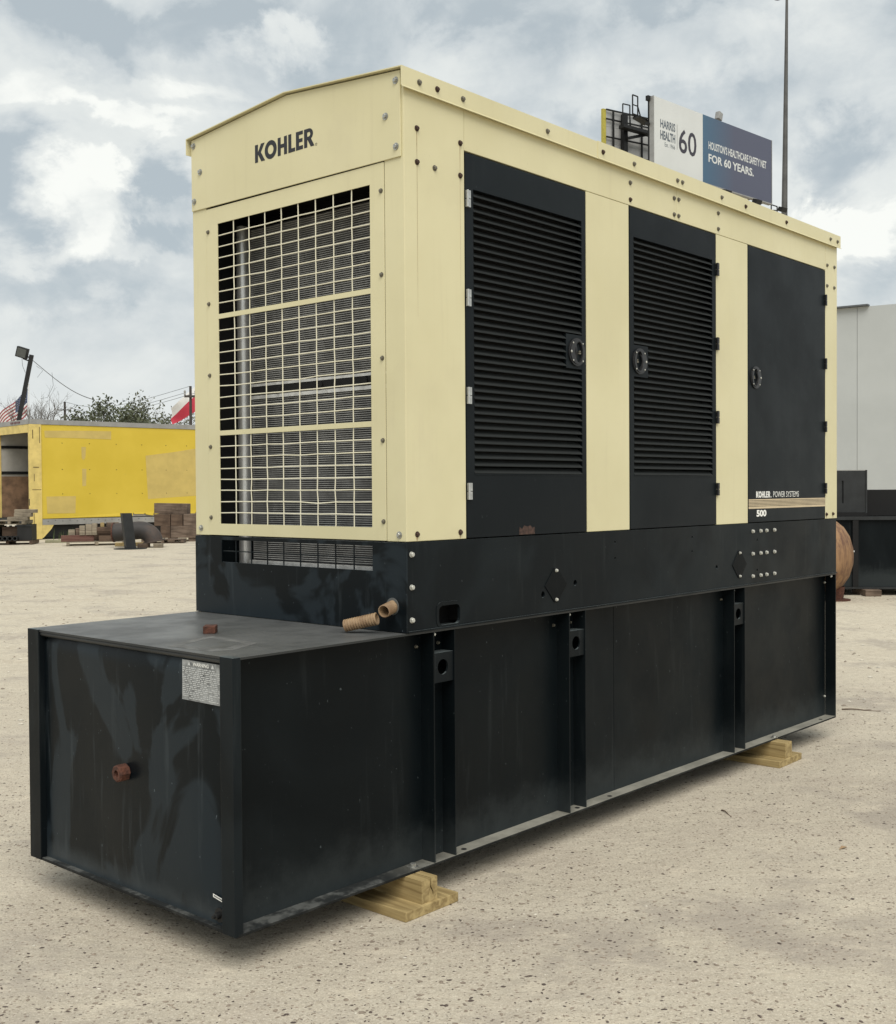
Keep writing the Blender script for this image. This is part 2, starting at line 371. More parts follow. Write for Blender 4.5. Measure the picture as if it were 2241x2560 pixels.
def ground_mat():
    t = NT('caliche_ground'); xyz = t.xyz()
    big = t.noise(.22, 5, .6); mid = t.noise(2.3, 6, .62); fine = t.noise(34, 6, .7)
    c = t.mix(t.step(big, .32, .68), (.435, .388, .305), (.515, .462, .365))
    c = t.mix(t.math('MULTIPLY', t.step(mid, .42, .68), .45), c, (.395, .340, .275))
    c = t.mix(t.math('MULTIPLY', t.step(t.noise(1.1, 4, .6, t.vec((.35, 1.6, 1))), .5, .72), .5), c, (.55, .50, .40))
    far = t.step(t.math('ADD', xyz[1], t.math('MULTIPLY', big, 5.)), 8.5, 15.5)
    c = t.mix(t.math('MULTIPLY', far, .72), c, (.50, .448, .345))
    tr = t.step(t.noise(1.3, 5, .62, t.vec((.22, 1.9, 1))), .47, .66)
    c = t.mix(t.math('MULTIPLY', t.math('MULTIPLY', tr, far), .5), c, (.40, .335, .25))
    c = t.mix(t.math('MULTIPLY', t.step(fine, .42, .74), .42), c, (.30, .24, .18))
    c = t.mix(t.math('MULTIPLY', t.step(t.noise(100, 4, .7), .50, .64), .55), c, (.68, .62, .52))
    c = t.mix(t.math('MULTIPLY', t.step(t.noise(130, 4, .7, t.vec((1, 1.3, 1), (5, 1, 0))), .52, .66), .5), c, (.25, .205, .165))
    st = t.step(t.noise(.9, 6, .66, t.vec((1, 1, 1), (4, 2, 0))), .50, .64)
    c = t.mix(t.math('MULTIPLY', st, .65), c, (.315, .275, .232))
    c = t.mix(t.math('MULTIPLY', t.step(t.noise(3.4, 6, .7, t.vec((1, 1.5, 1), (1, 7, 0))), .54, .66), .38), c, (.62, .55, .43))
    g1 = t.noise(14, 5, .75, t.vec((.8, 1.6, 1)))
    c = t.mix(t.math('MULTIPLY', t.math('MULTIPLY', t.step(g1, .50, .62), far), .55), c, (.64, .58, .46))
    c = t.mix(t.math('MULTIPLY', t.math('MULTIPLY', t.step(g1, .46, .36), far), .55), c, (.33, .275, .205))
    # flat chips set in the surface
    wv = t.vec((1, 1.5, 1)); d = t.voro(46, wv); n = t.t.nodes.new('ShaderNodeTexVoronoi'); t.t.links.new(wv, n.inputs['Vector']); n.inputs['Scale'].default_value = 46
    sep = t.t.nodes.new('ShaderNodeSeparateColor'); t.t.links.new(n.outputs['Color'], sep.inputs[0])
    chip = t.math('MULTIPLY', t.step(d, .30, .20), t.step(sep.outputs[0], .62, .64))
    near = t.step(xyz[1], 15, 6)
    cc = t.mix(sep.outputs[1], (.055, .04, .035), (.27, .205, .16))
    c = t.mix(t.math('MULTIPLY', t.math('MULTIPLY', chip, near), .85), c, cc)
    wv2 = t.vec((1, 1.4, 1), (3, 1, 0)); n2 = t.t.nodes.new('ShaderNodeTexVoronoi'); t.t.links.new(wv2, n2.inputs['Vector']); n2.inputs['Scale'].default_value = 88
    sp2 = t.t.nodes.new('ShaderNodeSeparateColor'); t.t.links.new(n2.outputs['Color'], sp2.inputs[0])
    ch2 = t.math('MULTIPLY', t.step(n2.outputs['Distance'], .36, .24), t.step(sp2.outputs[0], .55, .57))
    c = t.mix(t.math('MULTIPLY', t.math('MULTIPLY', ch2, near), .7), c, t.mix(sp2.outputs[1], (.13, .10, .08), (.60, .53, .43)))
    d2 = t.voro(120); sp = t.math('MULTIPLY', t.step(d2, .24, .14), t.step(t.noise(30, 2), .48, .6))
    c = t.mix(t.math('MULTIPLY', sp, .6), c, (.15, .12, .095))
    h = t.math('ADD', t.math('MULTIPLY', mid, .8), t.math('ADD', t.math('MULTIPLY', fine, .22), t.math('MULTIPLY', t.noise(9, 5, .65), .5)))
    t.bump(h, .55, .05)
    return t.out(c, .9, 0, .2)
M_GROUND = ground_mat()
M_CHIP = plain('dark_chip', (.075, .055, .045), .8, 0, .4, 30)
M_PEB = plain('pale_pebble', (.52, .48, .40), .8, 0, .2, 30)
M_PEB2 = plain('tan_pebble', (.235, .19, .145), .8, 0, .25, 30)
M_TWIG = plain('dry_twig', (.12, .085, .06), .9)
M_DRYLEAF = plain('dry_leaf', (.30, .20, .11), .8)

# ------------------------------------------------------------------ text helpers
def font_mesh(s, offset=0.0):
    cu = bpy.data.curves.new('txt', 'FONT'); cu.body = s; cu.offset = offset; cu.resolution_u = 3
    o = bpy.data.objects.new('txt', cu); COL.objects.link(o)
    dg = bpy.context.evaluated_depsgraph_get(); me = bpy.data.meshes.new_from_object(o.evaluated_get(dg))
    vs = [v.co.copy() for v in me.vertices]; fs = [tuple(p.vertices) for p in me.polygons]
    bpy.data.objects.remove(o); bpy.data.curves.remove(cu); bpy.data.meshes.remove(me)
    return norm_text(vs, fs)
def norm_text(vs, fs):
    x0 = min(v[0] for v in vs); x1 = max(v[0] for v in vs); y0 = min(v[1] for v in vs); y1 = max(v[1] for v in vs)
    return [((v[0]-x0)/(x1-x0), (v[1]-y0)/(y1-y0)) for v in vs], fs
def bold_word():
    """KOHLER in heavy geometric capitals, as polygons on a 10-high grid"""
    vs, fs = [], []
    def poly(p):
        b = len(vs); vs.extend(p); fs.append(tuple(range(b, b+len(p))))
    def ring(cx, cy, ro, ri, rye, a0=0, a1=360, n=22, ry_i=None):
        rye_i = ry_i if ry_i else rye-(ro-ri); b = len(vs)
        for i in range(n+1):
            t = R(a0+(a1-a0)*i/n); vs.append((cx+ro*math.cos(t), cy+rye*math.sin(t))); vs.append((cx+ri*math.cos(t), cy+rye_i*math.sin(t)))
        for i in range(n): fs.append((b+2*i, b+2*i+2, b+2*i+3, b+2*i+1))
    x = 0
    poly([(x, 0), (x+2.5, 0), (x+2.5, 10), (x, 10)]); poly([(x+2.5, 5.6), (x+2.5, 4.4), (x+5.2, 0), (x+8.3, 0), (x+4.9, 5.2)]); poly([(x+2.5, 5.6), (x+4.9, 5.2), (x+8.0, 10), (x+5.0, 10)])
    x = 8.0; ring(x+4.9, 5, 4.9, 2.3, 5.2)
    x = 18.6; poly([(x, 0), (x+2.4, 0), (x+2.4, 10), (x, 10)]); poly([(x+5, 0), (x+7.4, 0), (x+7.4, 10), (x+5, 10)]); poly([(x+2.4, 4), (x+5, 4), (x+5, 6.1), (x+2.4, 6.1)])
    x = 27.0; poly([(x, 0), (x+5.3, 0), (x+5.3, 2.1), (x+2.4, 2.1), (x+2.4, 10), (x, 10)])
    x = 33.0; poly([(x, 0), (x+5.4, 0), (x+5.4, 2.1), (x+2.4, 2.1), (x+2.4, 10), (x, 10)]); poly([(x+2.4, 4), (x+5.1, 4), (x+5.1, 6), (x+2.4, 6)]); poly([(x+2.4, 8), (x+5.4, 8), (x+5.4, 10), (x+2.4, 10)])
    x = 39.3; poly([(x, 0), (x+2.4, 0), (x+2.4, 10), (x, 10)]); poly([(x+2.4, 8.0), (x+3.6, 8.0), (x+3.6, 10), (x+2.4, 10)]); poly([(x+2.4, 3.9), (x+3.6, 3.9), (x+3.6, 5.7), (x+2.4, 5.7)])
    ring(x+3.6, 6.95, 3.2, 1.1, 3.05, -90, 90, 12, 1.2); poly([(x+2.6, 4.1), (x+5.0, 0), (x+7.8, 0), (x+5.2, 4.4)])
    return norm_text(vs, fs)
def lay_text(name, tm, fn, mat, parent, pair=None):
    mb = MB(); mb.add([fn(u, v) for u, v in tm[0]], tm[1]); return mb.build(name, mat, parent, recalc=False)

# ------------------------------------------------------------------ ground
g = MB(); g.add([(-900, -60, 0), (900, -60, 0), (900, 1600, 0), (-900, 1600, 0)], [(0, 1, 2, 3)])
tag(g.build('ground', M_GROUND, recalc=False), kind='structure')

# ------------------------------------------------------------------ the generator (all children in its own frame: x back along its side, y across, z up)
GEN = thing('diesel_generator', 'big cream and black diesel generator on a black base tank raised on wood blocks', 'generator', (GEN_X, GEN_Y, 0), GEN_RZ)
L, W, D = 4.036, 1.35, 0.837
ZB, ZT, ZE, ZR = 1.069, 1.424, 3.172, 3.246
LB = 4.053
XZ = lambda a, b, c: (a, c, b)       # plate in the side plane
YZ = lambda a, b, c: (c, a, b)       # plate in the front plane

# bolts shared by the whole machine
def hex_mesh(name, r, h, mat, axis, washer=1.45):
    m = MB(); m.lathe((0, 0, 0), axis, [(0, r*washer), (h*.22, r*washer), (h*.25, r*.9)], 14)
    m.lathe((0, 0, 0), axis, [(h*.2, r), (h*.85, r), (h, r*.8), (h, 0)], 6); return m.mesh(name, mat, recalc=True)
SIDE, FRONT = (0, -1, 0), (-1, 0, 0)
B_SIDE_DULL = hex_mesh('bolt', .0082, .010, M_DULLBOLT, SIDE); B_SIDE_RUST = hex_mesh('bolt', .0082, .010, M_RUSTBOLT, SIDE)
B_FR_DULL = hex_mesh('bolt', .0068, .009, M_DULLBOLT, FRONT); B_FR_ZINC = hex_mesh('bolt', .0092, .011, M_ZINC, FRONT, 1.55)
B_BASE = hex_mesh('bolt', .0098, .012, M_BOLT, SIDE, 1.15); B_SMALL = hex_mesh('bolt', .0066, .009, M_BOLT, SIDE, 1.2); B_DIM = hex_mesh('bolt', .006, .010, M_DULLBOLT, SIDE, 1.2)

# --- fuel tank
TANK = MB().box(-D+.03, L-.01, .075, W-.075, .1385, 1.0585).build('fuel_tank', M_TSIDE, GEN)
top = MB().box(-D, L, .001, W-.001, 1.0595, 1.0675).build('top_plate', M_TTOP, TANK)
MB().box(-D+.01, L, 0, W, .127, .1375).build('bottom_flange', M_FLANGE, TANK, bevel=.002)
# side wall sheets: two, meeting at a seam
MB().box(-D+.012, 1.5415, .0702, .0745, .138, 1.059).build('side_sheet', M_TSIDE, TANK)
MB().box(1.5445, L-.0088, .0702, .0745, .138, 1.059).build('side_sheet', M_TSIDE, TANK)
# front sheet, slightly bulged, rolled over at the top
m = MB(); nx = 26; nz = 22
ptz = lambda i: .075+(1.262-.075)*i/nx
rng = random.Random(5)
bw = [(rng.uniform(.2, 1), rng.uniform(.25, .95), rng.uniform(.12, .3), rng.uniform(-.007, .009)) for _ in range(9)]
for j in range(nz+1):
    for i in range(nx+1):
        y = ptz(i); z = .139+(1.0585-.139)*j/nz
        e = min(1, min(i, nx-i)/2.5, j/2.5)
        bul = sum(a*math.exp(-((y-cy)**2+(z-cz)**2)/(2*s*s)) for cy, cz, s, a in bw)*e
        roll = max(0, (z-1.025)/.034); x = -D+.022-bul-.004*e+.020*roll**2
        m.v.append((x, y, z))
for j in range(nz):
    for i in range(nx):
        a = j*(nx+1)+i; m.f.append((a, a+1, a+nx+2, a+nx+1)); m.m.append(0)
m.build('front_sheet', M_TFRONT, TANK, smooth=True, recalc=False)
lip = MB(); lip.tube([(-D+.014, .075, 1.052), (-D+.014, 1.262, 1.052)], .011, 10); lip.build('top_roll', M_TTOP, TANK, smooth=True)
MB().box(-D-.004, -D+.03, .0005, .0735, .128, 1.0685).build('corner_post', M_BASE, TANK, bevel=.003)
MB().box(-D-.004, -D+.03, 1.2635, W-.0005, .128, 1.0685).build('corner_post', M_BASE, TANK, bevel=.003)
MB().box(-D-.001, -D+.025, .076, 1.261, .1275, .1395).build('bottom_lip', M_FLANGE, TANK, bevel=.002)
# side columns: pairs of outstanding plates with a lifting eye between
for cx0, cx1 in ((.155, .281), (1.0765, 1.205), (2.656, 2.7815)):
    for x in (cx0, cx1):
        MB().box(x-.003, x+.003, .0015, .070, .1385, 1.0585).build('stiffener', M_TSIDE, TANK)
    m = MB(); m.plate(rect(cx0+.0035, cx1-.0035, .853, .972), [circ((cx0+cx1)/2-.004, .914, .031, n=24)], XZ, .0075, .0155)
    m.box(cx0+.0035, cx1-.0035, .0165, .0700, .9635, .9715)
    m.build('lifting_eye', M_BASE, TANK)
    for dx in (.03, .095):
        link('bolt', B_DIM, TANK, (cx0+dx, .0685, 1.006-.004*(dx > .05)))
    link('bolt', B_SMALL, TANK, (cx0+.018, .02, 1.048)); link('bolt', B_DIM, TANK, (cx0-.035, .0685, 1.0))
MB().box(L-.0085, L-.0005, .0005, .070, .1385, 1.0585).build('end_plate', M_TSIDE, TANK)
for z in (1.005, .262): link('bolt', B_SMALL, TANK, (4.01, .0685, z))
link('bolt', B_SMALL, TANK, (3.98, .012, 1.05))
m = MB(); m.lathe((.055, .03, .1375), (0, 0, 1), [(0, .024), (.005, .024), (.006, .013), (.016, .013), (.018, .009), (.018, 0)], 12); m.build('anchor_bolt', M_ZINC, TANK)
m = MB(); m.lathe((3.17, .012, .137), (0, 0, 1), [(0, .02), (.004, .02), (.005, .011), (.014, .01), (.014, 0)], 12); m.build('anchor_bolt', M_ZINC, TANK)
for hx in (1.44, .36, 1.17, 3.86):
    m = MB(); m.lathe((hx, .028, .1378), (0, 0, 1), [(0, .012), (.0012, .012), (.0012, 0)], 14); m.build('flange_hole', M_VOID, TANK)
# plugs, stickers, ground stud on the front and top
m = MB(); m.lathe((-D+.016, .66, .583), FRONT, [(0, .028), (.010, .030), (.010, .0325), (.044, .0325), (.050, .028)], 8); m.lathe((-D+.016, .66, .583), FRONT, [(.050, .028), (.050, .014), (.036, .013), (.036, 0)], 8)
m.build('drain_plug', M_RUST, TANK)
MB().obox((-.458, .634, 1.082), (.024, .024, 0), (-.017, .017, 0), (0, 0, .0145)).build('filler_plug', M_RUST, TANK, bevel=.003)
m = MB(); m.lathe((-D+.018, .112, .176), FRONT, [(0, .026), (.004, .025), (.004, .012), (.02, .012), (.022, .006), (.032, .006), (.032, 0)], 14); m.build('ground_stud', M_DARK, TANK, smooth=True)
xs = -D+.0105
st = MB().add([(xs+.002, .306, 1.036), (xs, .088, 1.036), (xs, .088, .896), (xs, .306, .896)], [(0, 1, 2, 3)]).build('warning_sticker', M_STICK, TANK, recalc=False)
m = MB(); rng = random.Random(11)
for k in range(17):
    z = 1.010-k*.0066; y = .300
    while y > .098:
        w = rng.uniform(.006, .022)
        if rng.random() < .9: m.add([(xs-.0012, y, z+.002), (xs-.0012, y-w, z+.002), (xs-.0012, y-w, z-.0016), (xs-.0012, y, z-.0016)], [(0, 1, 2, 3)])
        y -= w+rng.uniform(.002, .005)
for y in (.262, .128): m.add([(xs-.0012, y+.009, 1.0185), (xs-.0012, y-.009, 1.0185), (xs-.0012, y, 1.033)], [(0, 1, 2)])
m.build('fine_print', M_WPRINT, st, recalc=False) if False else m.build('fine_print', plain('worn_white_print', (.50, .51, .50), .6), TANK, recalc=False)
lay_text('lettering', font_mesh('WARNING', .02), lambda u, v: (xs-.0013, .240-.09*u, 1.0185+.013*v), M_WPRINT, TANK)
MB().add([(xs, .140, .246), (xs, .086, .238), (xs, .086, .226), (xs, .140, .234)], [(0, 1, 2, 3)]).build('small_sticker', M_WPRINT, TANK, recalc=False)
m = MB()
for k in range(7): y = .134-k*.0066; m.add([(xs-.001, y, .2425-k*.001), (xs-.001, y-.0045, .242-k*.001), (xs-.001, y-.0045, .237-k*.001), (xs-.001, y, .2375-k*.001)], [(0, 1, 2, 3)])
m.build('fine_print', M_INK, TANK, recalc=False)
# pale tide mark dried on the tank top
def tide(o, i): 
    m = MB(); m.plate(o, [i], lambda a, b, c: (a, b, c), 1.0677, 1.0680); return m
tide([(-.80, .43), (-.60, .53), (-.52, .54), (-.53, .25), (-.70, .17), (-.79, .20)], [(-.75, .41), (-.60, .485), (-.565, .49), (-.57, .29), (-.70, .225), (-.745, .25)]).build('tide_mark', plain('dried_dirt', (.105, .105, .10), .75, 0, .3, 20), TANK)

# --- base rail (black channel frame)
holes = [rrect(.183, .311, 1.083, 1.161, .022)]
for x, z, a, b in ((1.121, 1.193, .013, .014), (.875, 1.157, .013, .015), (2.452, 1.193, .012, .011), (1.452, 1.368, .006, .006), (1.452, 1.291, .006, .006), (2.187, 1.366, .006, .006), (2.186, 1.290, .006, .006), (2.929, 1.324, .006, .008), (2.929, 1.150, .006, .008)):
    holes.append(circ(x, z, a, b, 12))
m = MB(); m.plate(rect(.003, L, ZB+.002, ZT-.003), holes, XZ, 0, .012)
m.box(.003, L, -.006, .0, ZB-.0005, ZB+.0065)          # bottom flange lip
m.box(.003, L, .0125, .09, ZT-.012, ZT-.0045); m.box(.003, L, .0125, .09, ZB, ZB+.006); m.box(L-.012, L, .0125, W-.013, ZB, ZT-.004)
m.plate(rect(.003, L, ZB+.002, ZT-.003), [], XZ, W-.012, W)
BASE = m.build('base_rail', M_BASE, GEN)
m = MB(); m.plate(rrect(.168, .326, 1.068+.006, 1.176, .03), [rrect(.183, .311, 1.083, 1.161, .022)], XZ, -.002, -.0001); m.build('opening_rim', M_BASE, BASE)
MB().box(.37, L-.03, .16, W-.16, ZB+.008, ZT-.006).build('dark_base_core', M_VOID, BASE)  # added black box, painted dark for the shaded inside of the base
MB().box(.0125, .60, .09, .1, ZB+.001, ZT-.02).build('dark_backing', M_VOID, BASE)  # added black backing sheets, the dark behind the rail holes painted in
MB().box(.60, L-.02, .05, .058, ZB+.007, ZT-.02).build('dark_backing', M_VOID, BASE)
# front plate of the base with its air opening
m = MB(); m.plate(rect(.0005, W-.0005, ZB+.001, ZT-.004), [rect(.184, 1.154, 1.305, 1.405)], YZ, -.003, .0025)
m.box(-.006, .002, -.0035, .0, ZB+.001, ZT-.004)
FBASE = m.build('base_front', M_TFRONT, GEN)
for k in range(1, 9):
    y = 1.165-.1087*k; MB().box(.001, .0045, y-.0025, y+.0025, 1.3045, 1.4055).build('grille_bar', M_BASE, FBASE)
MB().box(.005, .009, .183, 1.155, 1.352, 1.357).build('grille_bar', M_BASE, FBASE)
for x, z in ((.026, 1.374), (.026, 1.246), (.026, 1.118)): link('bolt', B_BASE, BASE, (x, 0, z))
for z in (1.375, 1.2465, 1.118):
    for x in (2.871, 2.9685, 3.043, 3.1445): link('bolt', B_BASE, BASE, (x, 0, z))
for z in (1.36, 1.246, 1.118):
    m = link('bolt', hex_mesh('bolt', .0125, .016, M_BOLT, (1, 0, 0), 1.15), BASE, (L, .02, z))
for x, hw in ((.9695, .083), (2.711, .085)):
    m = MB(); m.plate([(x-hw, 1.193), (x-.012, 1.272), (x+.012, 1.272), (x+hw, 1.193), (x+.012, 1.116), (x-.012, 1.116)], [], XZ, -.0035, -.0004)
    cp = m.build('cover_plate', M_COVER, BASE, bevel=.0008)
    for z in (1.259, 1.128): link('bolt', B_SMALL, BASE, (x, -.0035, z))
# conduit stub
def conduit(mb, p0, p1, r, pitch=.0108):
    p0, p1 = Vector(p0), Vector(p1); d = (p1-p0); n = int(d.length/pitch); pr = []
    for i in range(n):
        for q, k in ((0, .86), (.22, 1.0), (.6, 1.0), (.82, .86)): pr.append(((i+q)*pitch, r*k))
    mb.lathe(p0, d, pr, 18)
    mb.lathe(p0, d, [(pr[-1][0], pr[-1][1]), (pr[-1][0]-.001, r*.84), (.05*d.length, r*.82)], 18)
m = MB(); conduit(m, (.012, .078, 1.171), (-.088, .046, 1.157), .0255); m.build('conduit_stub', M_COND, FBASE, smooth=True)
m = MB(); m.lathe((-.0032, .074, 1.170), FRONT, [(0, .034), (.002, .034), (.002, .024)], 20); m.build('conduit_collar', plain('dusty_collar', (.10, .105, .10), .7), FBASE)

# --- enclosure
BODY = MB().box(.36, L-.03, .075, W-.075, ZT+.012, ZE).build('dark_core', M_VOID, GEN)  # added black box; keeps light out so louver gaps and seams stay dark
TH = .022
def side_panel(x0, x1, z0, z1, name='side_panel'):
    return MB().box(x0, x1, .002, TH, z0, z1).build(name, M_BEIGE, GEN, bevel=.0022)
ZD0, ZD1 = 1.4265, 3.004
m = MB().add([(.001, .0005, ZT), (.356, .0005, ZT), (.356, TH, ZT), (TH, TH, ZT), (TH, .1065, ZT), (.001, .1065, ZT),
              (.001, .0005, ZE), (.356, .0005, ZE), (.356, TH, ZE), (TH, TH, ZE), (TH, .1065, ZE), (.001, .1065, ZE)],
             [(0, 5, 4, 3, 2, 1), (6, 7, 8, 9, 10, 11)]+[(i, (i+1) % 6, 6+(i+1) % 6, 6+i) for i in range(6)])
PF = m.build('corner_panel', M_BEIGE, GEN, bevel=.003)
P12 = side_panel(1.2225, 1.5845, ZT, 3.004); P23 = side_panel(2.4555, 2.8190, ZT, 3.004)
PR = side_panel(3.8745, LB, ZT, ZE-.001, 'rear_post')
TOPR = [side_panel(.3585, 2.0345, 3.0065, ZE-.001, 'top_rail'), side_panel(2.0365, 3.8725, 3.0065, ZE-.001, 'top_rail')]
m = MB().add([(.001, W-.0005, ZT), (.04, W-.0005, ZT), (.04, W-TH, ZT), (TH, W-TH, ZT), (TH, 1.2485, ZT), (.001, 1.2485, ZT),
              (.001, W-.0005, ZE), (.04, W-.0005, ZE), (.04, W-TH, ZE), (TH, W-TH, ZE), (TH, 1.2485, ZE), (.001, 1.2485, ZE)],
             [(0, 1, 2, 3, 4, 5), (6, 11, 10, 9, 8, 7)]+[(i, 6+i, 6+(i+1) % 6, (i+1) % 6) for i in range(6)])
PL = m.build('corner_panel', M_BEIGE, GEN, bevel=.003)
MB().box(.042, LB, W-TH, W-.0008, ZT, ZE).build('far_side_wall', M_BEIGE, GEN)
MB().box(LB-.02, LB-.001, TH+.001, W-TH-.001, ZT, ZE).build('rear_wall', M_BEIGE, GEN)
# roof: ridged sheet with folded eaves
YC = W/2; OH = .014
def roof_prism(x0, x1, ov, y_out, zr, ze):
    return [(x0, -y_out, ze), (x0, YC, zr), (x0, W+y_out, ze), (x1, -y_out, ze), (x1, YC, zr), (x1, W+y_out, ze)]
m = MB()
for x0, x1, yo, dz in ((-.024, 1.305, .0135, 0), (1.2975, 2.7935, .0165, .003), (2.790, 4.074, .0135, 0)):
    zr, ze, t = 3.303+dz, ZR+dz, .004
    a = [(-yo, ZE), (-yo, ze), (YC, zr), (W+yo, ze), (W+yo, ZE), (W+yo-t, ZE), (W+yo-t, ze-t), (YC, zr-t), (-yo+t, ze-t), (-yo+t, ZE)]
    vs = [(x0, y, z) for y, z in a]+[(x1, y, z) for y, z in a]; n = len(a)
    q = [(0, 1, 8, 9), (1, 2, 7, 8), (2, 3, 6, 7), (3, 4, 5, 6)]
    m.add(vs, [tuple(f) for f in q]+[tuple(i+n for i in f[::-1]) for f in q]+[(i, (i+1) % n, n+(i+1) % n, n+i) for i in range(n)])
    # small outward drip edge under each eave
    m.add([(x0, -yo, ZE), (x1, -yo, ZE), (x1, -yo-.007, ZE-.006), (x0, -yo-.007, ZE-.006), (x0, -yo, ZE-.002), (x1, -yo, ZE-.002), (x1, -yo-.006, ZE-.008), (x0, -yo-.006, ZE-.008)],
          [(0, 1, 2, 3), (7, 6, 5, 4), (0, 3, 7, 4), (1, 5, 6, 2), (2, 6, 7, 3), (0, 4, 5, 1)])
ROOF = m.build('roof', M_BEIGE, GEN)
for ya, yb in ((-.0092, .03), (W-.03, W+.0092)): MB().box(.002, LB-.001, ya, yb, ZE-.0004, ZE+.040).build('eave_filler', M_BEIGE, GEN)
# gable panel with the maker's name
gz = lambda y: ZR-.009+(3.303-ZR)*(1-abs(y-YC)/(YC))
m = MB(); m.plate([(.0125, 2.909), (1.3465, 2.914), (1.3465, gz(1.3465)), (YC, gz(YC)), (.0125, gz(.0125))], [], YZ, -.006, .0003)
GAB = m.build('gable_panel', M_BEIGE, GEN, bevel=.0018)
m = MB(); m.plate([(.04, ZE+.0005), (W-.04, ZE+.0005), (W-.04, gz(W-.04)), (YC, gz(YC)), (.04, gz(.04))], [], YZ, LB-.02, LB-.001); m.build('rear_gable', M_BEIGE, GEN)
KO = bold_word()
lay_text('lettering', KO, lambda u, v: (-.0068, .886-.384*u, 3.047+.079*v), M_INK, GAB)
m = MB(); m.plate(circ(.4915, 3.051, .0055, n=14), [circ(.4915, 3.051, .0038, n=14)], YZ, -.0068, -.0062); m.build('trade_mark', M_INK, GAB)
for y, z in ((1.338, 3.210), (1.280, 3.083), (1.336, 2.956), (.035, 3.203), (.091, 3.077), (.035, 2.950)): link('bolt', B_FR_ZINC, GAB, (-.006, y-(.01 if y > 1.3 else 0), z))
# grille panel
m = MB(); y0, y1 = .187, 1.164
m.plate(rect(.1085, 1.2465, ZT+.002, 2.9065), [rect(y0, y1, 2.4245, 2.831), rect(y0, y1, 1.8985, 2.4030), rect(y0, y1, 1.4775, 1.8765)], YZ, -.0005, .0035)
GRL = m.build('grille_panel', M_BEIGE, GEN, bevel=.0008)
wv = MB(); rngw = random.Random(3)
M_WIRE_LIT = plain('sky_lit_cream_wire', (.74, .70, .54), .45, 0, .04, 40)  # panel cream made paler: sky light on the round wires painted in
def wire(pts): return MB().tube(pts, .0026, 6)
for k in range(1, 9):
    y = y1-(y1-y0)*k/9
    for z0, z1, n in ((2.4225, 2.8325, 8), (1.897, 2.4045, 10), (1.476, 1.878, 8)):
        j = [rngw.gauss(0, .0009) for _ in range(n+1)]; j[0] = j[-1] = 0
        if n == 8 and z0 < 2 and k in (6, 7): j[3] += .003
        wire([(.0055, y+j[i], z0+(z1-z0)*i/n) for i in range(n+1)]).build('grille_bar', M_WIRE_LIT, GRL, smooth=True)
for z0, z1, n in ((2.4245, 2.831, 8), (1.8985, 2.4030, 10), (1.4775, 1.8765, 8)):
    for i in range(1, n):
        z = z0+(z1-z0)*i/n; j = [rngw.gauss(0, .0009) for _ in range(10)]
        if rngw.random() < .3: j[rngw.randrange(2, 8)] -= rngw.uniform(.003, .006)
        wire([(.0025+.003, y1+.002-(y1-y0+.004)*q/9, z+j[q]) for q in range(10)]).build('grille_bar', M_WIRE_LIT, GRL, smooth=True)
for y, z in ((1.232, 2.803), (1.231, 2.477), (1.230, 2.152), (1.229, 1.827), (1.230, 1.505), (.124, 2.796), (.124, 2.469), (.123, 2.143), (.123, 1.820), (.122, 1.501)):
    link('bolt', B_FR_DULL, GRL, (-.0005, y, z))
link('bolt', B_FR_ZINC, PL, (.001, 1.309, 1.456)); link('bolt', B_FR_ZINC, PF, (.001, .038, 1.450))
# radiator behind the grille
RX = .20
RAD = MB().box(RX+.012, RX+.11, .06, 1.178, 1.27, 2.842).build('radiator', M_FINBACK, GEN)
fin = MB(); z = 1.312
while z < 2.835:
    if not 2.052 < z < 2.125: fin.box(RX-.001, RX+.0115, .062, 1.176, z, z+.0032)
    z += .00925
tag(fin.build('radiator_fins', M_FIN, RAD, recalc=False), kind='stuff')
for z0, z1 in ((2.108, 2.120), (2.050, 2.066)): MB().box(RX-.008, RX+.0005, .062, 1.176, z0, z1).build('core_rim', M_FINRIM, RAD)
MB().box(RX-.006, RX+.0005, .062, 1.176, 2.0665, 2.1075).build('core_gap', M_VOID, RAD)
for y in (.42, .70, .98): MB().lathe((RX-.006, y, 2.087), FRONT, [(0, .019), (.008, .019), (.008, 0)], 10).build('core_bolt', M_VOID, RAD)
MB().box(RX-.03, RX+.0005, .062, 1.176, 1.286, 1.303).build('core_rim', M_FINRIM, RAD)
m = MB(); m.tube([(RX, 1.238, 1.26), (RX, 1.238, 2.86)], .030, 18); m.build('coolant_pipe', M_CHROME, RAD, smooth=True)
MB().box(RX+.02, RX+.05, 1.182, 1.205, 1.26, 2.845).build('radiator_channel', M_FINBACK, RAD)
MB().box(.34, .352, TH+.001, W-TH-.001, ZB+.02, ZE).build('baffle', M_VOID, GEN)
MB().box(.024, .339, TH+.0005, TH+.012, ZT+.002, ZE-.01).build('duct_liner', M_VOID, GEN); MB().box(.043, .339, W-TH-.012, W-TH-.0005, ZT+.002, ZE-.01).build('duct_liner', M_VOID, GEN)
MB().box(.024, .339, .06, W-.06, 2.93, 2.94).build('duct_liner', M_VOID, GEN)

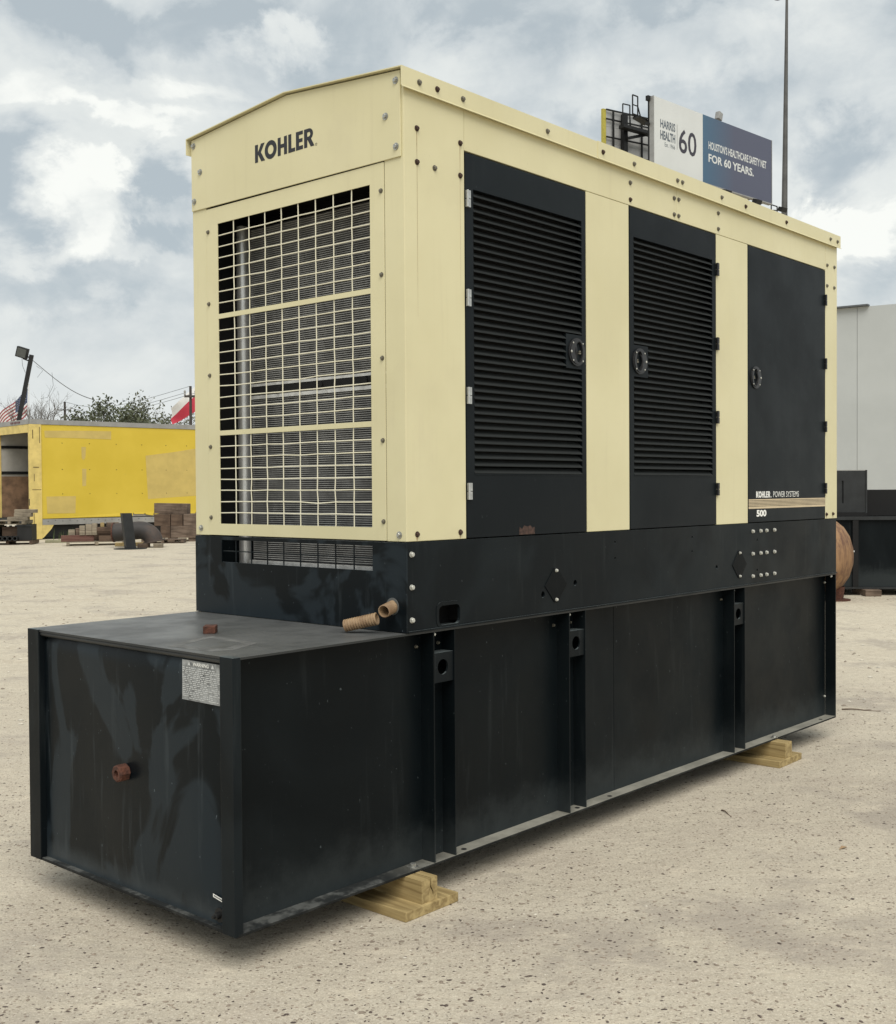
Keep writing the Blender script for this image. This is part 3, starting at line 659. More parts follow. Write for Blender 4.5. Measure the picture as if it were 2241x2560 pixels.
# --- doors
def slat_mesh(length):
    pr = [(.0250, .0222), (.0010, .0016), (-.0018, .0010), (-.0018, -.0030), (.0006, -.0036), (.0030, -.0012), (.0268, .0200)]
    m = MB(); n = len(pr); m.add([(0, y, z) for y, z in pr]+[(length, y, z) for y, z in pr],
        [tuple(range(n))[::-1], tuple(range(n, 2*n))]+[(i, (i+1) % n, n+(i+1) % n, n+i) for i in range(n)]); return m.mesh('slat', M_SLAT_LIT)
def handle_mesh(mirror):
    m = MB(); s = -1 if mirror else 1; ox = .010*s
    m.plate(circ(0, 0, .064, .0635, 28), [circ(ox, 0, .0255, .0455, 22)], XZ, -.007, .0, 0)
    m.plate(circ(0, 0, .056, .0555, 28), [circ(ox, 0, .029, .049, 22)], XZ, -.0105, -.0068, 0)
    m.plate(circ(ox, 0, .0256, .0456, 22), [], XZ, .012, .014, 1)
    m.tube([(ox-.016*s, .004, -.04), (ox-.022*s, -.008, -.022), (ox-.024*s, -.012, 0), (ox-.022*s, -.008, .022), (ox-.016*s, .004, .04)], .0045, 6, 0)
    m.box(min(ox+.004*s, ox+.02*s), max(ox+.004*s, ox+.02*s), -.006, .012, -.008, -.001, 2); m.box(min(ox+.008*s, ox+.018*s), max(ox+.008*s, ox+.018*s), -.006, .012, .002, .008, 2)
    for a, b, r in ((-.036*s, .040, .0042), (-.036*s, -.040, .0042), (.040*s, .040, .0042), (.040*s, -.040, .0042), (-.050*s, 0, .0062)):
        m.lathe((a, -.0102, b), SIDE, [(0, r), (.002, r*.9), (.003, r*.5), (.003, 0)], 9, 3)
    return m.mesh('handle', [M_BLACKPL, M_VOID, M_DULLBOLT, M_BOLT])
H_L, H_R = handle_mesh(False), handle_mesh(True)
def hinge_mesh(mat):
    m = MB(); m.box(-.011, .011, -.011, -.001, .0015, .034); m.box(-.011, .011, -.011, -.001, -.034, -.0015)
    m.tube([(-.010, -.012, -.034), (-.010, -.012, .034)], .005, 8); return m.mesh('hinge', mat)
HG_W, HG_B = hinge_mesh(M_HINGE_W), hinge_mesh(M_BLACKPL)
NS, LZ0, LZ1 = 38, 1.690, 2.858
PITCH_S = (LZ1-LZ0)/NS
def louvered_door(x0, x1, lx0, lx1, plate_x0, plate_x1, skip, hx, hz, hinge_x, hinge_me, hand):
    m = MB(); hole = [(lx0, LZ0), (lx1, LZ0), (lx1, LZ1), (lx0, LZ1)]
    m.plate(rect(x0, x1, ZD0, ZD1-.0045), [hole], XZ, .001, .020)
    zp0, zp1 = LZ1-PITCH_S*(skip[1]+1)-.006, LZ1-PITCH_S*skip[0]-.004
    if hand: m.box(plate_x0, lx1-.0005, .0015, .019, zp0, zp1)
    else: m.box(lx0+.0005, plate_x1, .0015, .019, zp0, zp1)
    # pressed seam of the louver sheet on the lower panel
    m.box(lx0, lx1, -.0005, .0008, LZ0-.006, LZ0-.002)
    dr = m.build('louvered_door', M_DOOR, GEN, bevel=.0012)
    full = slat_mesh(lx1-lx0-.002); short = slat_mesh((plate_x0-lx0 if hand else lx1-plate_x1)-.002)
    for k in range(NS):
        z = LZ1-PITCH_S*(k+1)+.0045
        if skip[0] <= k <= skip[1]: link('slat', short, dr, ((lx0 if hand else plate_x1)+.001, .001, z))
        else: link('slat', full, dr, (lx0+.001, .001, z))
    link('handle', H_L if hand else H_R, dr, (hx, .001, hz))
    for z in hz_hinges: link('hinge', hinge_me, dr, (hinge_x, .001, z))
    return dr
hz_hinges = (2.812, 2.409, 2.010, 1.618)
D1 = louvered_door(.3625, 1.2165, .412, 1.1845, 1.060, None, (17, 21), 1.138, 2.2525, .374, HG_W, True)
D2 = louvered_door(1.5905, 2.4495, 1.626, 2.410, None, 1.757, (17, 21), 1.675, 2.2525, 2.459, HG_B, False)
D2['label'] = 'black louvered door hinged on black hinges'; D1['label'] = 'black louvered door on pale metal hinges with a rust patch low down'
m = MB(); m.plate([(.705, 1.4285), (.710, 1.462), (.728, 1.452), (.742, 1.468), (.765, 1.462), (.785, 1.467), (.803, 1.455), (.815, 1.460), (.818, 1.4285)], [], XZ, .0002, .0008)
m.build('rust_patch', plain('dull_rust', (.055, .03, .022), .85, 0, .5, 60), D1)
D3 = MB().box(2.8245, 3.8695, .001, .020, ZD0, ZD1-.0045).build('solid_door', M_DOOR, GEN, bevel=.0018)
link('handle', H_R, D3, (2.911, .001, 2.2575))
for z in hz_hinges: link('hinge', HG_B, D3, (3.866, .001, z))
fx = lambda x0, x1, z0, z1: (lambda u, v: (x0+(x1-x0)*u, .0002, z0+(z1-z0)*v))
lay_text('lettering', KO, fx(2.918, 3.098, 1.5665, 1.604), M_WPRINT, D3)
lay_text('lettering', font_mesh('POWER SYSTEMS', -.004), fx(3.136, 3.481, 1.5685, 1.6025), M_WPRINT, D3)
lay_text('lettering', font_mesh('500', .045), fx(2.923, 3.047, 1.457, 1.4965), M_WPRINT, D3)
m = MB(); m.plate(circ(3.108, 1.5705, .004, n=10), [], XZ, .0002, .0007); m.build('trade_mark', M_WPRINT, D3)
for z0, z1 in ((1.504, 1.5165), (1.5195, 1.5245), (1.5275, 1.5325), (1.5355, 1.5405), (1.5435, 1.5485), (1.5515, 1.5585)):
    MB().box(2.8265, 3.8675, .0002, .0008, z0, z1).build('gold_stripe', M_GOLD, D3)
# bolts along the trim, body and foot
TR = [(.075, 0), (.179, 1), (.334, 0), (.905, 0), (1.336, 1), (1.605, 0), (2.015, 0), (2.064, 0), (2.483, 0), (2.759, 1), (3.281, 1), (3.913, 0), (4.022, 0)]
for x, r in TR: link('bolt', B_SIDE_RUST if r else B_SIDE_DULL, ROOF, (x, -.0135-(.003 if 1.3 < x < 2.79 else 0), 3.204))
for x, z, r in ((.074, 3.03, 1), (.331, 3.029, 1), (.074, 2.90, 1), (.176, 2.897, 0), (.330, 2.898, 1), (.061, 1.4515, 1), (.318, 1.4515, 1)): link('bolt', B_SIDE_RUST if r else B_SIDE_DULL, PF, (x, .0005, z))
for x, z, r in ((1.598, 3.115, 0), (1.598, 3.033, 1), (2.012, 3.116, 0), (2.012, 3.033, 0)): link('bolt', B_SIDE_RUST if r else B_SIDE_DULL, TOPR[0], (x, .002, z))
for x, z in ((2.057, 3.117), (2.056, 3.033), (2.477, 3.12), (2.477, 3.035)): link('bolt', B_SIDE_DULL, TOPR[1], (x, .002, z))
for x, z, r in ((3.898, 3.038, 0), (4.008, 3.04, 0), (3.897, 2.908, 0), (4.006, 2.908, 0), (3.889, 1.452, 1), (3.988, 1.453, 1)): link('bolt', B_SIDE_RUST if r else B_SIDE_DULL, PR, (x, .002, z))
# thin rust runs below leaking bolts
def run(x, z0, z1, w, par, y): 
    m = MB(); m.add([(x-w, y, z0), (x+w, y, z0), (x+w*.7, y, (z0+z1)/2), (x+w*.25, y, z1), (x-w*.25, y, z1), (x-w*.8, y, (z0+z1)/2)], [(0, 1, 2, 3, 4, 5)]); m.build('rust_run', M_DRIP, par, recalc=False)
run(.074, 3.02, 2.915, .0020, PF, .0001); run(.0745, 2.89, 2.30, .0010, PF, .0001); run(.330, 3.02, 2.91, .0018, PF, .0001); run(.330, 2.89, 2.45, .0008, PF, .0001)
run(.061, 1.445, 1.426, .006, PF, .0001); run(.318, 1.445, 1.426, .005, PF, .0001); run(3.988, 1.446, 1.426, .004, PR, .0014); run(3.889, 1.446, 1.426, .004, PR, .0014)

# ------------------------------------------------------------------ wood under the tank, loose conduit
def gp(x, y, z=0):
    c, s = math.cos(GEN_RZ), math.sin(GEN_RZ); return (GEN_X+x*c-y*s, GEN_Y+x*s+y*c, z)
def block4(label, x, w, y0, ln, rot, crack=0):
    t = MB(); h = .089
    prof = [(0, 0), (w, 0), (w, h)]
    if crack: prof += [(w*.63, h), (w*.62, h*.62), (w*.74, h*.40), (w*.77, h*.12), (w*.67, h*.40), (w*.53, h*.64), (w*.54, h)]
    prof += [(0, h)]
    m = MB(); m.plate(prof, [], lambda a, b, c: (a, c, b), 0, .42 if crack else ln)
    if crack: m.box(0, w, .4205, ln, 0, h)
    o = m.build('timber_block', M_PINE, None, bevel=.0 if crack else .003); o.location = gp(x, y0, .0381); o.rotation_euler = (0, 0, GEN_RZ+rot)
    return tag(o, label, 'block')
def plank(label, x, w, y0, ln, rot):
    m = MB().box(0, w, 0, ln, 0, .0375); o = m.build('wood_plank', M_PINE, None, bevel=.003); o.location = gp(x, y0, .0004); o.rotation_euler = (0, 0, GEN_RZ+rot)
    return tag(o, label, 'plank')
plank('yellow pine plank under the cracked block at the near end of the tank', -.123, .300, -.100, 1.62, 0)
block4('cracked square timber block carrying the near end of the black tank', -.020, .089, -.086, 1.56, 0, 1)
plank('yellow pine plank on the ground under the far end of the tank', 3.006, .305, -.102, 1.62, .02)
block4('plain square timber block carrying the far end of the black tank', 3.106, .089, -.090, 1.56, .02)
m = MB(); conduit(m, (-.124, .219, .0262), (-.060, .088, .0605), .0248)
# lies on the tank top; ends read from the photograph
o = m.build('loose_conduit', M_COND, None, smooth=True)
o.location = gp(0, 0, 1.0682); o.rotation_euler = (0, 0, GEN_RZ)
tag(o, 'short broken length of tan ribbed conduit leaning from the tank top against the stub', 'conduit')
# ------------------------------------------------------------------ ground litter
rngp = random.Random(21)
def scatter(name, n, mat, smin, smax, flat, ymin=1.6, ymax=9.5, pw=1.6):
    vs, fs = [], []
    for _ in range(n):
        while True:
            Y = ymin+(ymax-ymin)*rngp.random()**pw; X = rngp.uniform(-.46, .46)*Y
            if rngp.random() < .25+.75*max(0, .5+.5*math.sin(2.1*X+1.3*Y+1.7*math.sin(1.9*Y-.8*X))*math.sin(3.3*Y-1.1*X)): break
        s = smin+(smax-smin)*rngp.random()**3; b = len(vs); a0 = rngp.uniform(0, 6.28); k = 6
        el = rngp.uniform(.28, .85)
        for i in range(k):
            a = a0+6.283*i/k; r = s*rngp.uniform(.7, 1.15)
            px, py = r*math.cos(a), r*el*math.sin(a); c, q = math.cos(a0), math.sin(a0)
            vs.append((X+px*c-py*q, Y+px*q+py*c, s*flat*.25))
        vs.append((X+rngp.uniform(-.3, .3)*s, Y+rngp.uniform(-.3, .3)*s, s*flat)); vs.append((X, Y, -.001))
        for i in range(k): fs += [(b+i, b+(i+1) % k, b+k), (b+(i+1) % k, b+i, b+k+1)]
    m = MB(); m.v = vs; m.f = fs; m.m = [0]*len(fs)
    tag(m.build(name, mat, None, recalc=False), kind='stuff')
scatter('dark_gravel', 9000, M_CHIP, .0024, .0115, .30)
scatter('tan_gravel', 12000, M_PEB2, .0028, .0125, .35)
scatter('pale_gravel', 1700, M_PEB, .0022, .010, .45)
scatter('pale_gravel', 5200, M_PEB, .006, .030, .45, 8, 30, 1.0)
scatter('tan_gravel', 3200, M_PEB2, .006, .028, .45, 8, 30, 1.0)
def twig(label, p, q, r, bend, cat='twig', name='fallen_twig', side=0):
    p, q = Vector(p), Vector(q); d = q-p; nrm = Vector((-d.y, d.x, 0)).normalized(); m = MB()
    pts = [p+d*t+nrm*bend*math.sin(t*3.1)+Vector((0, 0, r*.9+.004*math.sin(t*6))) for t in [i/7 for i in range(8)]]
    m.tube(pts, [r*(1-.6*i/7) for i in range(8)], 5)
    if side: m.tube([pts[4], pts[4]+d*.2+nrm*side], [r*.6, r*.3], 4)
    return tag(m.build(name, M_TWIG, None), label, cat)
twig('short brown twig lying on the open ground beside the generator', gp(2.0, -.27), gp(1.93, -.36), .004, .004)
twig('long forked dry branch lying on pale gravel past the far corner', gp(4.94, .34), gp(5.06, .10), .006, .01, side=.03)
m = MB(); m.add([(-.03, 0, .002), (0, -.009, .008), (.032, 0, .003), (.0, .010, .012), (0, 0, .005)], [(0, 1, 4), (1, 2, 4), (2, 3, 4), (3, 0, 4)])
o = m.build('dry_leaf', M_DRYLEAF, None, recalc=False); q = gp(1.80, -.98); o.location = q; o.rotation_euler = (0, 0, .6)
tag(o, 'single curled dry leaf on bare ground, nearer the camera than the twig', 'leaf')

# ------------------------------------------------------------------ yellow trailer
T_O = (-14.2, 39.2, 0); TA = R(42)
TRL = thing('box_trailer', 'old yellow box trailer with tan repaint patches, open at its left end', 'trailer', T_O, TA)
TL, TW = 9.0, 2.9
m = MB(); jag = [(.40, .715), (3.3, .72)]
rngj = random.Random(4)
x = 3.4
while x < 7.2: jag += [(x, .76+rngj.uniform(-.03, .07)), (x+.03, .86+rngj.uniform(-.02, .05)), (x+.08, .77+rngj.uniform(-.02, .05))]; x += rngj.uniform(.3, .5)
jag += [(TL, .80)]
m.plate(jag+[(TL, 3.94), (.40, 3.94)], [], lambda a, b, c: (a, c-.03*max(0, 1-(b-.7)/.25)*(1 if 3.3 < a < 7.3 else 0), b), .0, .03)
SIDEP = m.build('side_panel', M_YELLOW, TRL)
def tr_at(u, v):
    """point of the trailer side wall (along it, up) seen at a photo pixel"""
    d = _fw + _rt*((u-1120.5)/FPX) - _up*((v-1280)/FPX); o = Vector((0, 0, CAM_Z)); e = Vector((math.cos(TA), math.sin(TA), 0)); n = Vector((-e.y, e.x, 0))
    q = o+d*((Vector(T_O)-o).dot(n)/d.dot(n)); return (q-Vector(T_O)).dot(e), q.z
def z1(a, b): return tr_at(a/3.1987, 800+b/3.1987)
def patch(pix):
    m = MB(); m.plate([z1(*q) for q in pix], [], XZ, -.006, -.0005); m.build('paint_patch', M_PATCH, SIDEP)
for q in ([(355, 885), (610, 885), (890, 890), (890, 955), (600, 945), (360, 940)], [(652, 1015), (688, 1015), (684, 1100), (668, 1122), (654, 1100)], [(658, 1190), (692, 1190), (690, 1325), (660, 1330)],
          [(372, 1412), (608, 1408), (604, 1545), (380, 1548)], [(955, 1458), (1188, 1448), (1185, 1530), (955, 1522)], [(1165, 1085), (1380, 1058), (1555, 1030), (1800, 1030), (1800, 1400), (1565, 1405), (1185, 1432)]): patch(q)
m = MB()
for q in (500, 718, 933, 1137, 1330, 1495, 1640):
    for zz in (3.32, 2.41, 1.56):
        xx = z1(q, 1190)[0]; m.lathe((xx, -.001, zz), SIDE, [(0, .016), (.012, .013), (.012, 0)], 6)
tag(m.build('side_rivets', M_DARK, SIDEP), kind='stuff')
MB().box(0, TL, -.025, .05, 3.945, 4.11).build('top_rail', M_ALU, TRL); m = MB()
MB().box(.402, TL, -.02, .05, .50, .70).build('bottom_rail', M_ALU, TRL)
m = MB()
for k in range(30): m.lathe((.6+.26*k, -.02, .62+.03*(k % 2)), SIDE, [(0, .014), (.01, .012), (.01, 0)], 6)
tag(m.build('rail_rivets', M_DARK, TRL), kind='stuff')
POST = MB().box(-.02, .395, -.03, .10, .02, 3.94).build('corner_post', M_PALEYEL, TRL, bevel=.01)
for zz, hh in ((.95, .26), (1.30, .26)): MB().box(-.024, -.018, .0, .06, zz-.13, zz+.1).build('lamp_slot', M_DARK, POST)
for a, b, c_, d_ in ((.08, .11, 3.45, 3.75), (.32, .34, 3.3, 3.85), (.10, .30, 2.46, 2.49), (.12, .14, 2.0, 2.25), (.05, .37, 1.70, 1.72), (.10, .12, .1, .9)): MB().box(a, b, -.0335, -.0305, c_, d_).build('paint_scrape', plain('brown_scrape', (.12, .085, .03), .8), POST)
m = MB(); m.plate([(.396, .50), (.80, .50), (.72, .36), (.43, .06), (.396, .06)], [], XZ, -.015, .02); m.build('gusset', M_PALEYEL, TRL)
MB().box(-.02, .06, .101, TW, 3.66, 3.94).build('rear_header', M_PALEYEL, TRL); MB().box(-.03, .1, .051, TW, 3.945, 4.11).build('rear_rail', M_ALU, TRL)
for y in (.85, 1.15, 1.45): MB().box(-.05, -.031, y-.1, y+.1, 4.0, 4.06).build('marker_lamp', plain('dark_red_lens', (.10, .012, .012), .3), TRL)
MB().box(-.02, .1, TW-.08, TW, .02, 3.66).build('corner_post', M_PALEYEL, TRL)
MB().box(.1, TL, .051, TW, 4.02, 4.09).build('roof', M_ALU, TRL)
MB().box(0, TL, .051, TW-.02, .52, .72).build('floor', M_DARK, TRL)
FW_ = MB().box(.1, TL, TW-.06, TW-.02, .72, 4.02).build('far_wall', M_INWHITE, TRL)
MB().box(.1, TL, TW-.075, TW-.061, .73, 2.2).build('plywood_liner', M_PLY, FW_)
for z, hh in ((3.25, .10), (2.33, .10)): MB().box(.1, TL, TW-.10, TW-.0611, z-hh/2, z+hh/2).build('cargo_rail', M_DARK, FW_)
for x in (2.0, 5.0): MB().box(x-.04, x+.04, TW-.12, TW-.0615, 3.31, 4.0).build('wall_stud', M_DARK, FW_)
MB().box(TL-.05, TL-.001, .051, TW-.1, .73, 4.0).build('front_wall', M_INWHITE, TRL)
MB().box(.1, TL, .0515, .075, .73, 3.93).build('near_liner', M_INWHITE, TRL)
MB().box(.9, TL, .16, TW-.3, .03, .515).build('chassis_shade', M_DARK, TRL)  # chassis as one dark block, lowered to stand for shade under the trailer
for x in (6.2, 7.4):
    for y in (.25, 2.0):
        m = MB(); m.lathe((x, y, .48), (0, 1, 0), [(0, .12), (0, .48), (.25, .48), (.25, 0)], 20); m.build('wheel', M_DARK, TRL)
tp = lambda x, y, z=0: (T_O[0]+x*math.cos(TA)-y*math.sin(TA), T_O[1]+x*math.sin(TA)+y*math.cos(TA), z)

# ------------------------------------------------------------------ timber, pallets, steel in front of the trailer
def timber(name, label, cat, c, l, w, h, rz, mat, tilt=0, group=None):
    o = MB().box(-l/2, l/2, -w/2, w/2, 0, h).build(name, mat, None, bevel=.012); o.location = c; o.rotation_euler = (0, tilt, rz)
    return tag(o, label, cat, group)
def pallet(label, c, l, w, rz, mat=None, group='pallets lying by the trailer'):
    mat = mat or M_GREYWOOD; t = thing('wood_pallet', label, 'pallet', c, rz, group)
    for k in range(7):
        y = -w/2+w*(k+.5)/7; MB().box(-l/2, l/2, y-w/7*.40, y+w/7*.40, .105, .127).build('board', mat, t)
    for k in range(3):
        x = -l/2+.05+(l-.1)*k/2; MB().box(x-.045, x+.045, -w/2, w/2, .024, .104).build('stringer', mat, t)
    for k in range(3):
        y = -w/2+w*(k+.5)/3; MB().box(-l/2, l/2, y-.06, y+.06, 0, .023).build('board', mat, t)
    return t
pallet('grey wood pallet under the heap of timber offcuts', (-10.75, 35.2, 0), 1.75, 1.05, R(18))
pz = .128
timber('timber_beam', 'long red brown beam at the front of the heap of offcuts', 'timber', (-11.18, 34.75, pz), .95, .16, .19, R(16), M_REDWOOD)
timber('timber_beam', 'dark beam beside the long red brown beam, low in the heap', 'timber', (-10.28, 34.95, pz), .62, .20, .17, R(20), M_OLDWOOD2)
timber('timber_beam', 'long dark beam at the back of the heap of offcuts', 'timber', (-10.8, 35.45, pz), 1.6, .20, .30, R(18), M_OLDWOOD2)
timber('timber_block', 'pale tan offcut at the left end on the red brown beam', 'timber', (-11.36, 34.78, pz+.191), .19, .13, .17, R(10), M_GREYWOOD)
timber('timber_block', 'small brown offcut between the pale tan offcut and the grey post', 'timber', (-11.20, 34.80, pz+.191), .10, .12, .21, R(25), M_OLDWOOD)
timber('timber_block', 'upright grey post offcut on the middle of the red brown beam', 'timber', (-11.04, 34.76, pz+.191), .16, .15, .29, R(15), M_GREYWOOD)
timber('timber_block', 'tall green grey block right of the upright grey post offcut', 'timber', (-10.85, 34.8, pz+.191), .18, .16, .33, R(12), M_GREYWOOD)
timber('timber_beam', 'dark plank end laid across the top of the heap of offcuts', 'timber', (-10.45, 35.05, pz+.302), .55, .45, .12, R(18), M_OLDWOOD2)
timber('timber_block', 'fresh orange pine offcut on top of the heap', 'timber', (-10.50, 34.98, pz+.423), .11, .11, .14, R(20), M_PINE)
timber('timber_block', 'pale grey block near the orange pine offcut on the heap', 'timber', (-10.68, 34.82, pz+.192), .14, .14, .36, R(5), M_GREYWOOD)
timber('timber_beam', 'dark timber end at the right top of the heap beside the pipe', 'timber', (-10.22, 35.1, pz+.423), .34, .3, .14, R(24), M_OLDWOOD)
# crane-mat timbers
mc = (-8.35, 37.9)
for k, (x, w) in enumerate(((-9.05, .30), (-8.72, .30))):
    pass
skids = [timber('timber_skid', 'short skid under the left of the big square timbers', 'timber', (-9.02, 37.75, 0), .22, 1.1, .12, R(8), M_OLDWOOD), timber('timber_skid', 'short skid under the right of the big square timbers', 'timber', (-8.35, 37.8, 0), .26, 1.1, .12, R(8), M_OLDWOOD)]
timber('timber_beam', 'big square timber end at bottom left of the stack beside the pipe elbow', 'timber', (-9.18, 37.75, .121), .31, 1.2, .385, R(6), M_OLDWOOD2)
timber('timber_beam', 'wide square timber end at the bottom right of the big stack', 'timber', (-8.52, 37.78, .121), .98, 1.2, .385, R(6), M_OLDWOOD)
timber('timber_beam', 'dark timber end in the upper row, left of the big stack', 'timber', (-9.28, 37.75, .507), .51, 1.2, .38, R(6), M_OLDWOOD2)
timber('timber_beam', 'dark timber end in the middle of the upper row of the big stack', 'timber', (-8.82, 37.78, .507), .37, 1.2, .37, R(6), M_OLDWOOD2)
timber('timber_beam', 'brown timber end at the right of the upper row of the big stack', 'timber', (-8.36, 37.82, .507), .50, 1.2, .38, R(6), M_OLDWOOD)
timber('timber_beam', 'weathered grey beam lying crosswise on top of the big stack', 'timber', (-9.02, 37.70, .892), 1.12, .34, .34, R(-8), M_OLDWOOD, .02)
pallet('brown pallet half hidden between pipe elbow and big timbers', (-8.95, 36.3, 0), 1.3, .8, R(6), M_OLDWOOD)
# leaning square steel post on a base plate
t = thing('steel_post', 'dark square steel post leaning on its flat base plate', 'post', (-9.0, 32.6, 0), R(28))
m = MB(); a = .135; lean = Vector((-.11, .0, 1)).normalized()
b0 = Vector((0, 0, .022)); t1 = b0+lean*1.0
o_ = [(-a, -a), (a, -a), (a, a), (-a, a)]; i_ = [(x*.86, y*.86) for x, y in o_]
vs = [b0+Vector((x, y, 0)) for x, y in o_]+[t1+Vector((x, y, 0)) for x, y in o_]+[t1+Vector((x, y, 0)) for x, y in i_]+[b0+Vector((x, y, .1)) for x, y in i_]
m.add(vs, [(i, (i+1) % 4, 4+(i+1) % 4, 4+i) for i in range(4)]+[(4+i, 4+(i+1) % 4, 8+(i+1) % 4, 8+i) for i in range(4)]+[(8+i, 8+(i+1) % 4, 12+(i+1) % 4, 12+i) for i in range(4)])
m.build('square_tube', M_STEEL, t, recalc=False)
m = MB(); m.plate(circ(0, 0, .46, .40, 24), [], lambda a, b, c: (a, b, c), 0, .02); m.build('base_plate', M_STEEL, t)
# pipe elbow
t = thing('pipe_elbow', 'large dark rusty pipe elbow behind the leaning steel post', 'pipe', (0, 33.5, 0))
pts = [Vector((-9.72, 0, .44)), Vector((-9.3, .02, .47)), Vector((-8.98, .03, .50))]
for k in range(1, 10):
    g_ = R(84*k/9); pts.append(Vector((-8.98+.41*math.sin(g_), .03, .50-.36*(1-math.cos(g_)))))
m = MB(); m.tube(pts, .262, 22, 0, False); m.tube(pts, .235, 22, 0, False); m.build('pipe', M_PIPE, t, smooth=True)
m = MB(); m.lathe((-9.74, 0, .44), (1, .02, .03), [(0, .24), (0, .285), (.035, .285), (.035, .24)], 24); m.build('flange', M_RUST, t)
e_ = pts[-1]; m = MB(); m.lathe(e_, pts[-1]-pts[-2], [(-.02, .24), (-.02, .33), (.03, .33), (.03, .24), (.0, .2)], 24); m.build('flange', M_PIPE, t)
timber('timber_block', 'tan wood block under the flange of the pipe elbow, right one', 'timber', (-8.38, 33.3, 0), .26, .3, .125, R(8), M_GREYWOOD)
timber('timber_block', 'brown wood block under the pipe elbow beside the steel post', 'timber', (-8.80, 33.3, 0), .26, .3, .125, R(-12), M_OLDWOOD)
timber('wood_plank', 'orange tinted plank lying flat behind the leaning steel post', 'plank', (-9.5, 34.3, 0), .8, .25, .11, R(10), M_PINE)
# junk at the open end
JX = -13.55
pallet('dark pallet on the ground under the black bin at the open trailer end', (-13.7, 36.1, 0), 1.5, 1.0, R(8), M_OLDWOOD2)
t = thing('storage_bin', 'black open bin beside the trailer corner post', 'bin', (-13.16, 36.0, .128), R(6))
m = MB()
for a in ((-.22, .22, -.3, -.27), (-.22, .22, .27, .3), (-.22, -.19, -.269, .269), (.19, .22, -.269, .269)): m.box(a[0], a[1], a[2], a[3], .02, .50)
m.box(-.21, .21, -.29, .29, 0, .019); m.build('bin_wall', M_DARK, t); MB().box(-.24, .24, -.32, -.301, .44, .50).build('rim', M_STEEL, t)
for k in range(5):
    m = MB(); m.lathe((JX-.42+.155*k, 35.55, .128+.075), (0.1, -1, 0), [(-.5, .072), (.1, .072), (.1, .05), (-.3, .05)], 14)
    tag(m.build('steel_pipe', M_DARK if k % 2 else M_STEEL, None), ('end of a short steel pipe stacked on the dark pallet, %s' % ('leftmost', 'second from the left', 'middle one', 'second from the bin', 'next to the bin')[k]), 'pipe', 'short pipes on the dark pallet')
t = thing('scrap_crate', 'rusty open crate of scrap beside the black bin at the trailer mouth', 'crate', (-13.66, 36.15, .128), R(3))
m = MB()
for a in ((-.24, .24, -.28, -.25), (-.24, .24, .25, .28), (-.24, -.21, -.249, .249), (.21, .24, -.249, .249)): m.box(a[0], a[1], a[2], a[3], .0, .42)
m.build('crate_wall', M_OLDWOOD2, t)
for k, x in enumerate((-.16, -.05, .07, .17)):
    m = MB(); m.lathe((x, -.05+.04*k, .02), (.1*(k-1), -.1, 1), [(0, .045), (.44, .045), (.44, .03), (.2, .028)], 12); m.build('scrap_pipe', M_ALU if k % 2 else M_DARK, t)
pallet('pale grey pallet resting on top of the black bin and pipes', (-13.58, 36.0, .63), .95, .9, R(4))
m = MB(); m.box(-.02, .02, -.25, .25, 0, .40); o = m.build('steel_stand', M_DARK, None); o.location = (-13.98, 36.0, .229); tag(o, 'flat dark steel stand holding up the pale grey pallet', 'stand')
timber('wood_board', 'thick grey green board lying on the raised pale pallet', 'plank', (-13.40, 35.95, .758), .62, .28, .10, R(6), M_GREYWOOD)
timber('wood_board', 'tan board on the grey green board in the trailer mouth', 'plank', (-13.25, 35.97, .859), .52, .26, .12, R(4), M_GREYWOOD)
timber('wood_board', 'topmost pinkish board of the pile in the trailer mouth', 'plank', (-13.18, 36.0, .98), .66, .24, .11, R(9), M_GREYWOOD)
timber('wood_board', 'pale green plank lying on the ground at the trailer foot', 'plank', (-12.35, 37.0, .0), 1.1, .3, .09, R(7), plain('pale_green_board', (.26, .25, .16), .8))
m = MB(); rngg = random.Random(2)
for _ in range(260):
    x, y = rngg.gauss(-12.45, .35), rngg.gauss(39.3, .25); h = rngg.uniform(.1, .42); a = rngg.uniform(0, 6.28); w = .012
    m.add([(x-w*math.cos(a), y-w*math.sin(a), 0), (x+w*math.cos(a), y+w*math.sin(a), 0), (x+rngg.gauss(0, .06), y+rngg.gauss(0, .06), h)], [(0, 1, 2)])
tag(m.build('weeds', plain('weed_green', (.08, .12, .03), .8), None, recalc=False), kind='stuff')

# ------------------------------------------------------------------ flood light on a leaning pole
t = thing('floodlight_pole', 'square floodlight on a dark pole leaning over the trailer roof', 'floodlight', (0, 43.2, 0))
top_, bot_ = Vector((-15.53, 0, 6.76)), Vector((-16.95, 0, 0)); m = MB(); m.bar(bot_, top_, .13, .13); m.build('pole', M_DARK, t)
hd = Vector((-15.86, -.05, 6.84)); ax = Vector((.205, 0, -.065)); up_ = Vector((.055, -.03, .185)); nrm = ax.cross(up_).normalized()
if nrm.y > 0: nrm = -nrm
LH = MB().obox(hd, ax, up_, nrm*.09).build('lamp_head', M_DARK, t, bevel=.015); MB().obox(hd+nrm*.092, ax*.8, up_*.8, nrm*.006).build('lens', M_GLASSL, LH)
MB().bar(hd+Vector((.02, 0, -.22)), top_+Vector((-.05, 0, -.25)), .05, .05).build('bracket', M_DARK, t); MB().bar(hd+Vector((.14, 0, -.13)), top_+Vector((-.03, 0, -.12)), .05, .05).build('bracket', M_DARK, t)
MB().tube([hd+Vector((-.02, 0, -.2)), hd+Vector((.02, -.05, -.5)), hd+Vector((.12, -.05, -.75))], .008, 5).build('lead', M_WIRE, t)
